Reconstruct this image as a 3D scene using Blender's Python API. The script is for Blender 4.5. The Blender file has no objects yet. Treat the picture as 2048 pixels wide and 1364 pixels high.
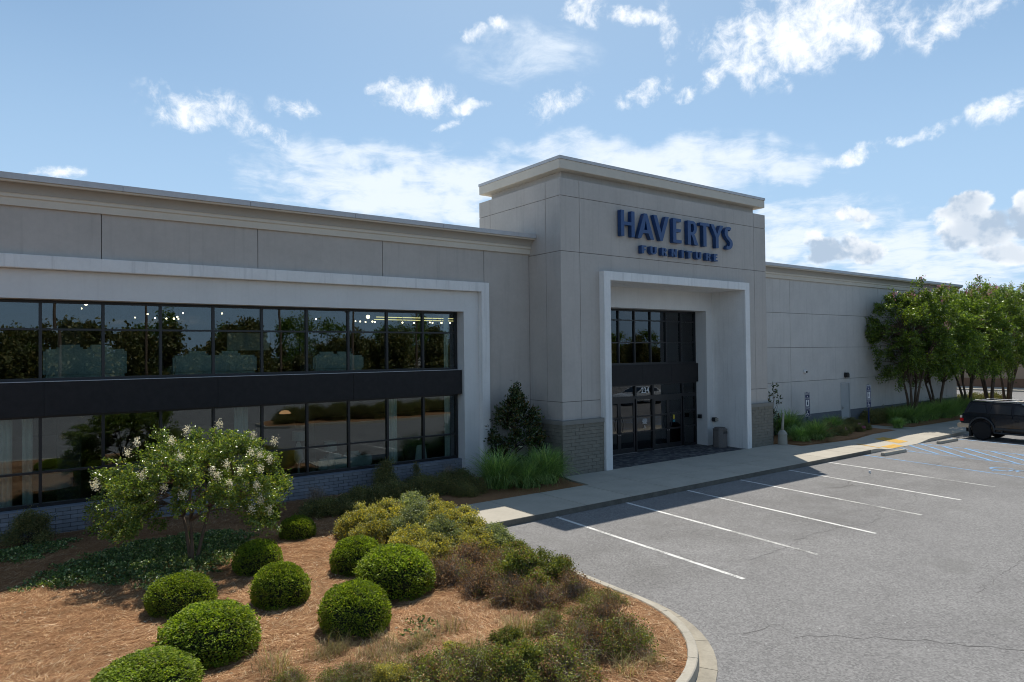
import bpy, bmesh, math, random
import numpy as np
from mathutils import Vector, Matrix

# ------------------------------------------------------------------ camera, sky, sun, exposure
SC = bpy.context.scene
COL = SC.collection
PI = math.pi
rad = math.radians
EYE = Vector((0.0, 0.0, 4.4))
cam_d = bpy.data.cameras.new('camera')
cam_d.sensor_width = 36.0
cam_d.lens = 1369.46 / 2048 * 36
cam_d.clip_start = 0.1
cam_d.clip_end = 3000
cam = bpy.data.objects.new('camera', cam_d)
COL.objects.link(cam)
_r = Vector((0.80491706, -0.59328417, -0.01106421))
_u = Vector((-4.87639345e-04, -1.93071973e-02, 9.99813480e-01))
_f = Vector((0.59338713, 0.80476153, 0.01583))
_m = Matrix((_r, _u, -_f)).transposed().to_4x4()
_m.translation = EYE
cam.matrix_world = _m
SC.camera = cam

SUN_EL, SUN_AZ = rad(59.1), rad(49.6)          # azimuth from +X towards +Y
SUN_DIR = Vector((math.cos(SUN_EL) * math.cos(SUN_AZ), math.cos(SUN_EL) * math.sin(SUN_AZ), math.sin(SUN_EL)))
sl = bpy.data.lights.new('sun', 'SUN')
sl.energy = 5.0
sl.angle = rad(0.53)
sl.color = (1.0, 0.94, 0.84)
sun = bpy.data.objects.new('sun', sl)
COL.objects.link(sun)
sun.rotation_euler = SUN_DIR.to_track_quat('Z', 'Y').to_euler()

SC.view_settings.view_transform = 'Standard'
SC.view_settings.look = 'None'
SC.view_settings.gamma = 1.0
SC.view_settings.use_curve_mapping = False
SC.view_settings.exposure = 0.0
SC.render.engine = 'CYCLES'
SC.cycles.max_bounces = 7
SC.cycles.diffuse_bounces = 3
SC.cycles.glossy_bounces = 3
SC.cycles.transmission_bounces = 4
SC.cycles.transparent_max_bounces = 12
SC.cycles.caustics_reflective = False
SC.cycles.caustics_refractive = False
SC.cycles.sample_clamp_indirect = 4.0
SC.cycles.use_denoising = True
SC.cycles.filter_width = 1.05

SKY_STRENGTH = 0.086


class NT:
    """small helper to write node trees"""
    def __init__(self, tree):
        self.t = tree
        self.n = tree.nodes
        self.n.clear()

    def node(self, typ, **kw):
        n = self.n.new(typ)
        for k, v in kw.items():
            setattr(n, k, v)
        return n

    def put(self, sock, v):
        if v is None:
            return
        if isinstance(v, bpy.types.NodeSocket):
            self.t.links.new(v, sock)
        else:
            if hasattr(sock.default_value, '__len__') and not isinstance(v, (int, float)):
                v = tuple(v)
                if len(sock.default_value) == 4 and len(v) == 3:
                    v = v + (1.0,)
            elif hasattr(sock.default_value, '__len__'):
                v = tuple([v] * len(sock.default_value))
            sock.default_value = v

    def math(self, op, a, b=None, c=None, clamp=False):
        n = self.node('ShaderNodeMath', operation=op)
        n.use_clamp = clamp
        for i, v in enumerate((a, b, c)):
            if v is not None:
                self.put(n.inputs[i], v)
        return n.outputs[0]

    def vmath(self, op, a, b=None):
        n = self.node('ShaderNodeVectorMath', operation=op)
        self.put(n.inputs[0], a)
        if b is not None:
            self.put(n.inputs[1], b)
        return n.outputs['Value'] if op in ('LENGTH', 'DOT_PRODUCT', 'DISTANCE') else n.outputs['Vector']

    def noise(self, vec, scale, detail=4, rough=0.55, out='Fac', dist=0.0):
        n = self.node('ShaderNodeTexNoise')
        if vec is not None:
            self.put(n.inputs['Vector'], vec)
        self.put(n.inputs['Scale'], scale)
        self.put(n.inputs['Detail'], detail)
        self.put(n.inputs['Roughness'], rough)
        self.put(n.inputs['Distortion'], dist)
        return n.outputs[out]

    def ramp(self, fac, stops, interp='LINEAR'):
        n = self.node('ShaderNodeValToRGB')
        cr = n.color_ramp
        cr.interpolation = interp
        while len(cr.elements) < len(stops):
            cr.elements.new(0.5)
        for e, (p, c) in zip(cr.elements, stops):
            e.position = p
            e.color = tuple(c) + (1.0,) if len(c) == 3 else tuple(c)
        self.put(n.inputs['Fac'], fac)
        return n.outputs['Color']

    def rng(self, v, a, b, c=0.0, d=1.0, smooth=False):
        n = self.node('ShaderNodeMapRange')
        n.interpolation_type = 'SMOOTHSTEP' if smooth else 'LINEAR'
        for i, x in enumerate((v, a, b, c, d)):
            self.put(n.inputs[i], x)
        return n.outputs[0]

    def mix(self, fac, a, b, blend='MIX'):
        n = self.node('ShaderNodeMix', data_type='RGBA', blend_type=blend)
        self.put(n.inputs[0], fac)
        self.put(n.inputs[6], a)
        self.put(n.inputs[7], b)
        return n.outputs[2]

    def bump(self, h, strength=0.3, dist=0.01, normal=None):
        n = self.node('ShaderNodeBump')
        self.put(n.inputs['Strength'], strength)
        self.put(n.inputs['Distance'], dist)
        self.put(n.inputs['Height'], h)
        if normal is not None:
            self.put(n.inputs['Normal'], normal)
        return n.outputs[0]


# clouds as (azimuth, elevation, half width, half height, tilt, weight) in degrees, azimuth from +X towards +Y
CLOUDS = {
    "puff": [(61.07, 20.58, 3.97, 1.66, 5, 1.04), (64.02, 20.82, 1.83, 0.65, 10, 0.76), (57.12, 19.48, 2.45, 0.76, -5, 0.89), (59.02, 18.2, 1.64, 0.55, -15, 0.7000000000000001), (78.21, 17.96, 5.26, 1.9, 6, 0.68), (70.69, 18.84, 2.62, 1.04, 10, 0.64), (72.79, 17.1, 2.56, 0.78, 5, 0.6000000000000001), (87.17, 12.79, 2.0, 0.8, -5, 0.86), (56.93, 25.33, 1.22, 0.62, 0, 0.8200000000000001), (54.4, 25.69, 1.6, 0.86, 20, 0.8400000000000001), (47.24, 26.44, 2.5, 1.28, 10, 0.86), (43.38, 25.4, 2.09, 0.89, 10, 0.8200000000000001), (40.84, 24.67, 1.34, 2.41, 0, 0.64), (49.76, 20.03, 3.27, 1.51, -25, 0.64), (42.52, 20.39, 3.14, 1.13, -15, 0.86), (39.05, 19.92, 1.66, 0.73, -25, 0.76), (36.57, 20.92, 2.55, 1.09, -20, 0.7200000000000001), (29.68, 23.35, 8.58, 3.24, 2, 1.1400000000000001), (20.58, 22.12, 4.41, 1.73, -5, 0.79), (34.83, 21.93, 4.91, 2.04, 25, 0.8400000000000001), (18.12, 15.63, 2.57, 1.06, -18, 0.86), (21.63, 14.93, 2.47, 0.64, -8, 0.66), (26.75, 14.53, 2.74, 0.84, -8, 0.8400000000000001), (24.12, 14.71, 1.75, 0.57, -8, 0.74)],
    "thin": [(66.81, 15.07, 9.85, 1.9, 8, 0.8400000000000001), (60.73, 13.32, 16.01, 3.9, 3, 1.1550000000000002), (46.89, 16.32, 9.19, 1.63, 0, 0.8400000000000001), (40.4, 14.8, 12.89, 2.93, 4, 1.1550000000000002), (33.1, 13.81, 7.13, 1.75, 0, 0.9450000000000001), (29.23, 9.72, 7.79, 2.31, 0, 0.7875000000000001), (30.66, 7.95, 7.98, 3.29, 0, 1.05), (22.4, 6.23, 9.21, 3.52, 0, 1.05), (52.24, 23.56, 7.51, 3.04, 0, 0.546)],
    "big": [(29.27, 7.29, 2.72, 1.57, 0, 0.95), (26.54, 7.28, 2.6, 1.61, 25, 0.88), (26.33, 10.0, 2.27, 0.87, 0, 0.66), (20.09, 9.49, 2.55, 1.43, -10, 1.0), (19.11, 8.01, 3.54, 1.86, 5, 1.05), (16.34, 8.36, 2.07, 1.95, 0, 1.05), (18.01, 6.38, 2.93, 1.01, 0, 0.85)],
}
world = bpy.data.worlds.new('World')
SC.world = world
world.use_nodes = True
w = NT(world.node_tree)
sky = w.node('ShaderNodeTexSky', sky_type='NISHITA')
sky.sun_disc = False
sky.sun_elevation = SUN_EL
sky.sun_rotation = PI / 2 - SUN_AZ
sky.air_density = 1.0
sky.dust_density = 0.7
sky.ozone_density = 1.5
sky.altitude = 50
tc = w.node('ShaderNodeTexCoord')
D = w.vmath('NORMALIZE', tc.outputs['Generated'])
sep = w.node('ShaderNodeSeparateXYZ')
w.put(sep.inputs[0], D)
dx, dy, dz = sep.outputs
el = w.math('DEGREES', w.math('ARCSINE', dz))
az = w.math('DEGREES', w.math('ARCTAN2', dy, dx))
cmb = w.node('ShaderNodeCombineXYZ')
w.put(cmb.inputs[0], az)
w.put(cmb.inputs[1], el)
AE = cmb.outputs[0]
# gently warped so that no cloud keeps an elliptical outline
warp = w.node('ShaderNodeTexNoise')
w.put(warp.inputs['Vector'], D)
w.put(warp.inputs['Scale'], 14.0)
w.put(warp.inputs['Detail'], 5.0)
wv = w.vmath('SUBTRACT', warp.outputs['Color'], (0.5, 0.5, 0.5))
wsc = w.node('ShaderNodeVectorMath', operation='SCALE')
w.put(wsc.inputs[0], wv)
wsc.inputs['Scale'].default_value = 3.4
AEW = w.vmath('ADD', AE, wsc.outputs['Vector'])


def blobs(lst):
    mask = None
    for (a, e, ra, re, tilt, wt) in lst:
        if mask is None:
            v = w.vmath('SUBTRACT', AEW, (a, e, 0))
        else:   # chained one after another: the renderer holds few values at a time
            ma = w.node('ShaderNodeVectorMath', operation='MULTIPLY_ADD')
            w.put(ma.inputs[0], mask)
            ma.inputs[1].default_value = (1e-6, 1e-6, 1e-6)
            w.put(ma.inputs[2], AEW)
            v = w.vmath('SUBTRACT', ma.outputs[0], (a, e, 0))
        mp = w.node('ShaderNodeMapping', vector_type='TEXTURE')
        w.put(mp.inputs['Vector'], v)
        mp.inputs['Rotation'].default_value = (0, 0, rad(tilt))
        mp.inputs['Scale'].default_value = (ra, re, 1)
        ln = w.vmath('LENGTH', mp.outputs[0])
        m = w.rng(ln, 1.25, 0.25, 0.0, wt, True)
        mask = m if mask is None else w.math('MAXIMUM', mask, m)
    return mask


mask = blobs(CLOUDS['puff'])
thin = blobs(CLOUDS['thin'])
big = blobs(CLOUDS['big'])
# away from the view the same broken cloud goes on
inv = w.math('ADD', w.math('MAXIMUM', dz, 0.0), 0.12)
pl = w.node('ShaderNodeCombineXYZ')
w.put(pl.inputs[0], w.math('DIVIDE', dx, inv))
w.put(pl.inputs[1], w.math('DIVIDE', dy, inv))
pl.inputs[2].default_value = 3.7
P = pl.outputs[0]
far_noise = w.noise(P, 0.8, 3, 0.5)
daz = w.math('ABSOLUTE', w.math('SUBTRACT', az, 53.0))
outside = w.math('MAXIMUM', w.rng(daz, 38, 48, 0, 1, True), w.rng(el, 27, 34, 0, 1, True))
elsewhere = w.math('MULTIPLY', outside, w.rng(far_noise, 0.50, 0.72, 0.0, 0.75, True))
n_fine = w.noise(D, 38.0, 7, 0.66, dist=0.3)
n_soft = w.noise(P, 6.0, 6, 0.62, dist=0.4)
puff = w.rng(w.math('ADD', w.math('MULTIPLY', w.math('MAXIMUM', mask, elsewhere), 0.72), w.math('MULTIPLY', n_fine, 2.3)), 1.22, 2.22, 0, 0.96, True)
puff = w.math('MULTIPLY', puff, w.rng(w.math('MAXIMUM', mask, elsewhere), 0.05, 0.35, 0, 1, True))
veil = w.rng(w.math('ADD', w.math('MULTIPLY', thin, 0.80), w.math('MULTIPLY', n_soft, 1.7)), 0.92, 1.85, 0, 0.92, True)
veil = w.math('MULTIPLY', veil, w.rng(thin, 0.05, 0.45, 0, 1, True))
n_big = w.noise(D, 16.0, 6, 0.6)
cum = w.rng(w.math('ADD', w.math('MULTIPLY', big, 0.85), w.math('MULTIPLY', n_big, 1.8)), 1.26, 1.56, 0, 1, True)
cum = w.math('MULTIPLY', cum, w.rng(big, 0.05, 0.3, 0, 1, True))
# real cloud bodies are greyer low down and where they are thickest
up = w.vmath('ADD', D, (0.0, 0.0, 0.028))
n_big2 = w.noise(up, 16.0, 4, 0.6)
lit = w.rng(w.math('SUBTRACT', n_big, n_big2), -0.10, 0.06, 0, 1, True)
lit = w.math('MULTIPLY', lit, w.rng(big, 1.05, 0.35, 0.35, 1.0, True))
cumcol = w.mix(lit, (5.6, 7.0, 8.8), (12.4, 12.7, 13.0))
skyc = sky.outputs[0]
hz = w.rng(el, 2, 40, 0.85, 0.0, True)
skyc = w.mix(1.0, skyc, (0.90, 1.13, 1.20), 'MULTIPLY')
skyc = w.mix(hz, skyc, (5.7, 8.2, 11.3))
glow = w.rng(w.vmath('DOT_PRODUCT', D, tuple(SUN_DIR)), 0.70, 0.95, 0.0, 0.30, True)
skyc = w.mix(glow, skyc, (8.5, 10.6, 12.6))
c1 = w.mix(veil, skyc, (10.6, 11.6, 12.8))
c2 = w.mix(cum, c1, cumcol)
c3 = w.mix(puff, c2, (13.2, 13.5, 13.8))
bg = w.node('ShaderNodeBackground')
w.put(bg.inputs['Color'], c3)
bg.inputs['Strength'].default_value = SKY_STRENGTH
wo = w.node('ShaderNodeOutputWorld')
w.t.links.new(bg.outputs[0], wo.inputs['Surface'])

# ------------------------------------------------------------------ materials
MATS = {}


def new_mat(name):
    m = bpy.data.materials.new(name)
    m.use_nodes = True
    MATS[name] = m
    return m, NT(m.node_tree)


def finish(t, shader):
    o = t.node('ShaderNodeOutputMaterial')
    t.t.links.new(shader, o.inputs['Surface'])


def principled(t, col, rough=0.6, metal=0.0, spec=0.5, normal=None, coat=0.0):
    b = t.node('ShaderNodeBsdfPrincipled')
    t.put(b.inputs['Base Color'], col)
    t.put(b.inputs['Roughness'], rough)
    t.put(b.inputs['Metallic'], metal)
    t.put(b.inputs['Specular IOR Level'], spec)
    t.put(b.inputs['Coat Weight'], coat)
    b.inputs['Coat Roughness'].default_value = 0.04
    if normal is not None:
        t.put(b.inputs['Normal'], normal)
    return b.outputs[0]


def pos(t):
    return t.node('ShaderNodeNewGeometry').outputs['Position']


def island(t):
    return t.node('ShaderNodeNewGeometry').outputs['Random Per Island']


def mottled(name, col, var=0.12, scale=3.0, rough=0.8, bump=0.2, bscale=60, spec=0.3, metal=0.0, streak=0.0, coat=0.0, obj_var=0.0):
    m, t = new_mat(name)
    p = pos(t)
    n = t.noise(p, scale, 6, 0.6)
    n2 = t.noise(p, scale * 9, 4, 0.6)
    f = t.math('ADD', t.math('MULTIPLY', n, 0.65), t.math('MULTIPLY', n2, 0.35))
    lo = [c * (1 - var * 1.6) for c in col]
    hi = [min(1, c * (1 + var * 1.6)) for c in col]
    c = t.ramp(f, [(0.25, lo), (0.75, hi)])
    if streak:
        s = t.node('ShaderNodeMapping')
        t.put(s.inputs['Vector'], p)
        s.inputs['Scale'].default_value = (5.0, 5.0, 0.22)
        sn = t.noise(s.outputs[0], 1.6, 5, 0.6)
        c = t.mix(t.rng(sn, 0.5, 0.75, 0, streak, True), c, [x * 0.55 for x in col])
    if obj_var:
        oi = t.node('ShaderNodeObjectInfo').outputs['Random']
        k = t.rng(oi, 0, 1, 1 - obj_var, 1 + obj_var)
        cc = t.node('ShaderNodeVectorMath', operation='SCALE')
        t.put(cc.inputs[0], c)
        t.put(cc.inputs['Scale'], k)
        c = cc.outputs['Vector']
    nb = t.bump(t.noise(p, bscale, 5, 0.65), bump, 0.01) if bump else None
    finish(t, principled(t, c, rough, metal, spec, nb, coat))
    return m


STUCCO = mottled('stucco_taupe', (0.485, 0.447, 0.408), 0.07, 0.9, 0.92, 0.35, 60, 0.15, streak=0.22)
STUCCO_R = mottled('stucco_pale_taupe', (0.57, 0.54, 0.505), 0.07, 0.9, 0.92, 0.35, 60, 0.15, streak=0.22)
STUCCO_W = mottled('stucco_white', (0.68, 0.675, 0.66), 0.04, 1.4, 0.9, 0.2, 90, 0.15, streak=0.12)
STUCCO_L = mottled('stucco_off_white', (0.78, 0.77, 0.75), 0.06, 1.4, 0.9, 0.2, 90, 0.15, streak=0.42)
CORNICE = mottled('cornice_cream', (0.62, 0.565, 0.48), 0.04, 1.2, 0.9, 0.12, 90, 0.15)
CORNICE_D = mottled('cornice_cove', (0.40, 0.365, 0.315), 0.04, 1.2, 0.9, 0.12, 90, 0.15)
COPING = mottled('coping_metal', (0.50, 0.50, 0.51), 0.08, 2.0, 0.45, 0.0, 10, 0.5, streak=0.15)
SEAM = mottled('joint_sealant', (0.17, 0.155, 0.14), 0.05, 3, 0.9, 0)
BLACKM = mottled('black_metal', (0.014, 0.014, 0.016), 0.15, 3, 0.38, 0.0, 10, 0.5)
FASCIA = mottled('fascia_metal', (0.017, 0.0155, 0.0165), 0.25, 6, 0.62, 0.1, 40, 0.3)
STONE = mottled('stone_base', (0.215, 0.20, 0.165), 0.18, 4, 0.9, 0.6, 22, 0.2)
STONECAP = mottled('stone_cap', (0.24, 0.23, 0.205), 0.1, 3, 0.85, 0.3, 40, 0.2, streak=0.2)
BRICK = mottled('painted_brick', (0.225, 0.235, 0.258), 0.1, 9, 0.8, 0.3, 40, 0.25, obj_var=0.14)
BRICK_SILL = mottled('painted_sill', (0.21, 0.23, 0.265), 0.08, 5, 0.8, 0.2, 40, 0.25)
STONE_J = mottled('stone_joint', (0.155, 0.145, 0.12), 0.1, 9, 0.9, 0.2, 40, 0.1)
MORTAR = mottled('mortar', (0.10, 0.105, 0.115), 0.1, 9, 0.9, 0.2, 40, 0.1)
PLINTH = mottled('plinth_grey', (0.15, 0.16, 0.175), 0.08, 3, 0.85, 0.2, 50, 0.2)
BLUE = mottled('sign_blue', (0.008, 0.05, 0.17), 0.05, 2, 0.35, 0.0, 10, 0.5)
BLUE_SIDE = BLUE
CONCRETE = mottled('concrete_walk', (0.44, 0.405, 0.34), 0.09, 1.3, 0.9, 0.2, 70, 0.2, obj_var=0.035)
CONC_JOINT = mottled('concrete_joint', (0.16, 0.15, 0.13), 0.1, 3, 0.95, 0.1)
KERB = mottled('concrete_kerb', (0.41, 0.375, 0.31), 0.16, 2.2, 0.92, 0.3, 60, 0.2)
KERB_D = mottled('kerb_face_dark', (0.15, 0.14, 0.12), 0.25, 3.0, 0.92, 0.3, 60, 0.2)
GUTTER = mottled('concrete_gutter', (0.33, 0.295, 0.235), 0.2, 2.6, 0.92, 0.3, 60, 0.2)
PAVER = mottled('dark_paver', (0.07, 0.072, 0.08), 0.35, 14, 0.8, 0.4, 40, 0.3)
YELLOW = mottled('tactile_yellow', (0.60, 0.36, 0.075), 0.18, 5, 0.75, 0.2, 40, 0.3)
PAINT_W = None
m_, t_ = new_mat('paver_mixed')
finish(t_, principled(t_, t_.ramp(island(t_), [(0.0, (0.035, 0.036, 0.04)), (0.6, (0.085, 0.086, 0.092)), (1.0, (0.17, 0.165, 0.16))]), 0.75, 0, 0.3))
PAVER_I = m_
URN = mottled('beige_plastic', (0.34, 0.32, 0.27), 0.06, 4, 0.55, 0.05, 60, 0.4)
AGGREG = mottled('aggregate_bin', (0.17, 0.155, 0.145), 0.25, 40, 0.85, 0.5, 80, 0.2)
BIN_TOP = mottled('bin_lid', (0.06, 0.058, 0.055), 0.1, 10, 0.5, 0.1)
WHITE = mottled('white_paint', (0.75, 0.75, 0.74), 0.03, 3, 0.4, 0.0)
STEEL = mottled('steel', (0.45, 0.45, 0.46), 0.05, 8, 0.3, 0.0, 10, 0.5, metal=0.9)
DOOR_P = mottled('service_door_paint', (0.42, 0.43, 0.43), 0.04, 3, 0.55, 0.05, 50, 0.4)
BLUE_POST = mottled('post_navy', (0.012, 0.022, 0.085), 0.05, 3, 0.4, 0.0)
RUBBER = mottled('rubber', (0.018, 0.018, 0.019), 0.2, 20, 0.85, 0.3, 60, 0.2)
CARPAINT = mottled('car_paint_green_black', (0.006, 0.011, 0.020), 0.05, 2, 0.22, 0.0, 10, 0.4, coat=0.5)
CARTRIM = mottled('car_trim_grey', (0.03, 0.035, 0.04), 0.1, 4, 0.5, 0.1, 60, 0.4)
CHROME = mottled('bumper_metal', (0.52, 0.47, 0.40), 0.05, 3, 0.28, 0.0, 10, 0.5, metal=0.6)
REDLENS = mottled('tail_lamp_red', (0.45, 0.012, 0.015), 0.05, 9, 0.12, 0.0, 10, 0.6)
WHITELENS = mottled('tail_lamp_clear', (0.6, 0.55, 0.52), 0.05, 9, 0.12, 0.0, 10, 0.6)
SILVER = mottled('silver_car_paint', (0.62, 0.64, 0.66), 0.04, 2, 0.3, 0.0, 10, 0.5, metal=0.0, coat=0.6)
TAN_WALL = mottled('far_wall_tan', (0.42, 0.30, 0.21), 0.06, 0.5, 0.9, 0.1, 20, 0.2)
TAN_BAND = mottled('far_wall_brown', (0.24, 0.135, 0.085), 0.1, 1.2, 0.9, 0.1, 20, 0.2)
CREAM_WALL = mottled('far_wall_cream', (0.50, 0.44, 0.38), 0.06, 0.5, 0.9, 0.1, 20, 0.2)
ROOFM = mottled('roof_membrane', (0.5, 0.5, 0.48), 0.1, 0.6, 0.9, 0.1, 20, 0.2)
# interior
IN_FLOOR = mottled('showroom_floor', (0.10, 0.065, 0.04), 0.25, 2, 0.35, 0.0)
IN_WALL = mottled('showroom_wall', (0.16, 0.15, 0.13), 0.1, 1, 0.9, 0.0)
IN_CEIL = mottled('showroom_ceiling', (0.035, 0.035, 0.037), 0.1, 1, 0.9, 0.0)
SOFA = mottled('sofa_fabric', (0.60, 0.68, 0.66), 0.1, 6, 0.95, 0.2)
SOFA2 = mottled('chair_fabric', (0.12, 0.11, 0.10), 0.1, 6, 0.95, 0.2)
CURTAIN = mottled('curtain_cloth', (0.80, 0.84, 0.80), 0.05, 3, 0.95, 0.1)
LAMPW = mottled('lamp_white', (0.75, 0.73, 0.68), 0.03, 3, 0.8, 0.0)


def emissive(name, col, s):
    m, t = new_mat(name)
    e = t.node('ShaderNodeEmission')
    t.put(e.inputs[0], col)
    e.inputs[1].default_value = s
    finish(t, e.outputs[0])
    return m


BULB = emissive('lit_bulb', (1.0, 0.80, 0.52), 7.0)
TUBE = emissive('lit_rail', (1.0, 0.83, 0.35), 1.4)


def glass_mat(name, tint, refl, wav=0.0015):
    m, t = new_mat(name)
    p = pos(t)
    nb = t.bump(t.noise(p, 0.9, 2, 0.4), 0.10, wav * 6)
    fr = t.node('ShaderNodeFresnel')
    fr.inputs['IOR'].default_value = 1.52
    fac = t.math('ADD', t.math('MULTIPLY', fr.outputs[0], 1.0), refl, clamp=True)
    tr = t.node('ShaderNodeBsdfTransparent')
    t.put(tr.inputs[0], tint)
    gl = t.node('ShaderNodeBsdfGlossy')
    gl.inputs['Roughness'].default_value = 0.0
    t.put(gl.inputs['Color'], (0.88, 0.93, 0.98))
    t.put(gl.inputs['Normal'], nb)
    ms = t.node('ShaderNodeMixShader')
    t.put(ms.inputs[0], fac)
    t.t.links.new(tr.outputs[0], ms.inputs[1])
    t.t.links.new(gl.outputs[0], ms.inputs[2])
    finish(t, ms.outputs[0])
    return m


GLASS = glass_mat('tinted_glass', (0.76, 0.82, 0.80), 0.036)
GLASS_CAR = glass_mat('car_glass', (0.10, 0.13, 0.14), 0.05)


def asphalt():
    m, t = new_mat('asphalt')
    p = pos(t)
    big_n = t.noise(p, 0.16, 5, 0.6)
    mid = t.noise(p, 1.1, 6, 0.65)
    base = t.ramp(t.math('ADD', t.math('MULTIPLY', big_n, 0.6), t.math('MULTIPLY', mid, 0.4)),
                  [(0.3, (0.168, 0.163, 0.160)), (0.7, (0.232, 0.226, 0.221))])
    va = t.node('ShaderNodeTexVoronoi')
    t.put(va.inputs['Vector'], p)
    va.inputs['Scale'].default_value = 34
    vs_ = t.node('ShaderNodeSeparateColor')
    t.put(vs_.inputs[0], va.outputs['Color'])
    grit = t.math('ADD', t.math('MULTIPLY', t.noise(p, 30, 6, 0.85), 0.62), t.math('MULTIPLY', t.rng(vs_.outputs[1], 0, 1, 0.3, 0.7), 0.38))
    # engine drips and tyre wear darken the middle of the bays
    sy = t.node('ShaderNodeSeparateXYZ')
    t.put(sy.inputs[0], p)
    bay = t.math('MULTIPLY', t.rng(sy.outputs[1], 7.4, 9.5, 0, 1, True), t.rng(sy.outputs[1], 13.4, 11.0, 0, 1, True))
    bay = t.math('MULTIPLY', bay, t.rng(t.noise(p, 0.7, 5, 0.7), 0.38, 0.62, 0.0, 0.42, True))
    base = t.mix(bay, base, (0.125, 0.12, 0.114))
    c = t.mix(0.48, base, t.ramp(grit, [(0.39, (0.12, 0.12, 0.12)), (0.61, (0.90, 0.90, 0.90))]), 'OVERLAY')
    vo = t.node('ShaderNodeTexVoronoi')
    t.put(vo.inputs['Vector'], p)
    vo.inputs['Scale'].default_value = 14
    sp = t.node('ShaderNodeSeparateColor')
    t.put(sp.inputs[0], vo.outputs['Color'])
    rare = t.math('MULTIPLY', t.rng(sp.outputs[0], 0.975, 0.985, 0, 0.7), t.rng(vo.outputs['Distance'], 0.20, 0.10))
    c = t.mix(rare, c, (0.62, 0.62, 0.60))
    # tyre-worn and oil-stained patches
    st = t.noise(p, 0.55, 3, 0.5)
    c = t.mix(t.rng(st, 0.60, 0.74, 0, 0.35, True), c, (0.12, 0.117, 0.11))
    nb = t.bump(grit, 0.2, 0.004)
    finish(t, principled(t, c, 0.85, 0, 0.25, nb))
    return m


ASPHALT = asphalt()


def road_paint(name, col, wear):
    m, t = new_mat(name)
    p = pos(t)
    n = t.noise(p, 26, 6, 0.75)
    n2 = t.noise(p, 1.5, 4, 0.6)
    f = t.rng(t.math('ADD', n, t.math('MULTIPLY', n2, 0.7)), 0.9 - wear, 1.02 - wear * 0.6, 0, 1)
    c = t.mix(f, col, (0.21, 0.205, 0.195))
    finish(t, principled(t, c, 0.8, 0, 0.25, t.bump(n, 0.3, 0.01)))
    return m


PAINT_W = road_paint('road_paint_white', (0.68, 0.67, 0.64), 0.02)
PAINT_WORN = road_paint('road_paint_worn', (0.56, 0.55, 0.52), 0.13)
PAINT_B = road_paint('road_paint_blue', (0.17, 0.36, 0.62), 0.09)
CRACK = mottled('crack_seal', (0.115, 0.11, 0.105), 0.2, 9, 0.9, 0.0)
STAIN = mottled('oil_stain', (0.125, 0.12, 0.115), 0.2, 9, 0.8, 0.0)


def mulch_mat():
    m, t = new_mat('pine_mulch')
    p = pos(t)
    n = t.noise(p, 0.8, 5, 0.6)
    n2 = t.noise(p, 38, 6, 0.75, dist=1.2)
    c = t.ramp(n2, [(0.25, (0.12, 0.055, 0.026)), (0.5, (0.34, 0.18, 0.088)), (0.75, (0.54, 0.33, 0.175))])
    c = t.mix(t.rng(n, 0.35, 0.65, 0, 0.35), c, (0.16, 0.08, 0.045))
    finish(t, principled(t, c, 0.95, 0, 0.1, t.bump(n2, 0.9, 0.03)))
    return m


MULCH = mulch_mat()


def leaf_mat(name, cols, rough=0.45, trans=0.35, spec=0.35, tcol=None):
    """cols: list of (position, colour) across the random value each leaf has"""
    m, t = new_mat(name)
    r = island(t)
    c = t.ramp(r, cols)
    oi = t.node('ShaderNodeObjectInfo').outputs['Random']
    patch = t.noise(pos(t), 2.6, 3, 0.6)
    k = t.math('MULTIPLY', t.rng(oi, 0, 1, 0.82, 1.15), t.rng(patch, 0.3, 0.7, 0.68, 1.3))
    sc_ = t.node('ShaderNodeVectorMath', operation='SCALE')
    t.put(sc_.inputs[0], c)
    t.put(sc_.inputs['Scale'], k)
    c = sc_.outputs['Vector']
    b = t.node('ShaderNodeBsdfPrincipled')
    t.put(b.inputs['Base Color'], c)
    b.inputs['Roughness'].default_value = rough
    b.inputs['Specular IOR Level'].default_value = spec
    tl = t.node('ShaderNodeBsdfTranslucent')
    cc = t.mix(1.0, c, tcol or (1.0, 1.0, 0.35), 'MULTIPLY')
    s = t.node('ShaderNodeVectorMath', operation='SCALE')
    t.put(s.inputs[0], cc)
    s.inputs['Scale'].default_value = 1.5
    t.put(tl.inputs[0], s.outputs['Vector'])
    ms = t.node('ShaderNodeMixShader')
    ms.inputs[0].default_value = trans
    t.t.links.new(b.outputs[0], ms.inputs[1])
    t.t.links.new(tl.outputs[0], ms.inputs[2])
    finish(t, ms.outputs[0])
    return m


LEAF_BOX = leaf_mat('boxwood_leaf', [(0.0, (0.08, 0.125, 0.016)), (0.5, (0.18, 0.25, 0.026)), (0.97, (0.31, 0.38, 0.045)), (1.0, (0.40, 0.30, 0.12))], 0.55, 0.42, 0.25)
LEAF_MYR = leaf_mat('myrtle_leaf', [(0.0, (0.07, 0.12, 0.03)), (0.6, (0.16, 0.22, 0.045)), (0.93, (0.27, 0.33, 0.07)), (1.0, (0.38, 0.28, 0.10))], 0.25, 0.35, 0.6)
LEAF_TREE = leaf_mat('tree_leaf', [(0.0, (0.06, 0.11, 0.02)), (0.6, (0.135, 0.20, 0.03)), (1.0, (0.25, 0.33, 0.055))], 0.3, 0.4, 0.5)
LEAF_YEL = leaf_mat('abelia_leaf', [(0.0, (0.16, 0.18, 0.07)), (0.35, (0.30, 0.31, 0.12)), (0.7, (0.48, 0.41, 0.08)), (1.0, (0.66, 0.52, 0.09))], 0.5, 0.3)
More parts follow.
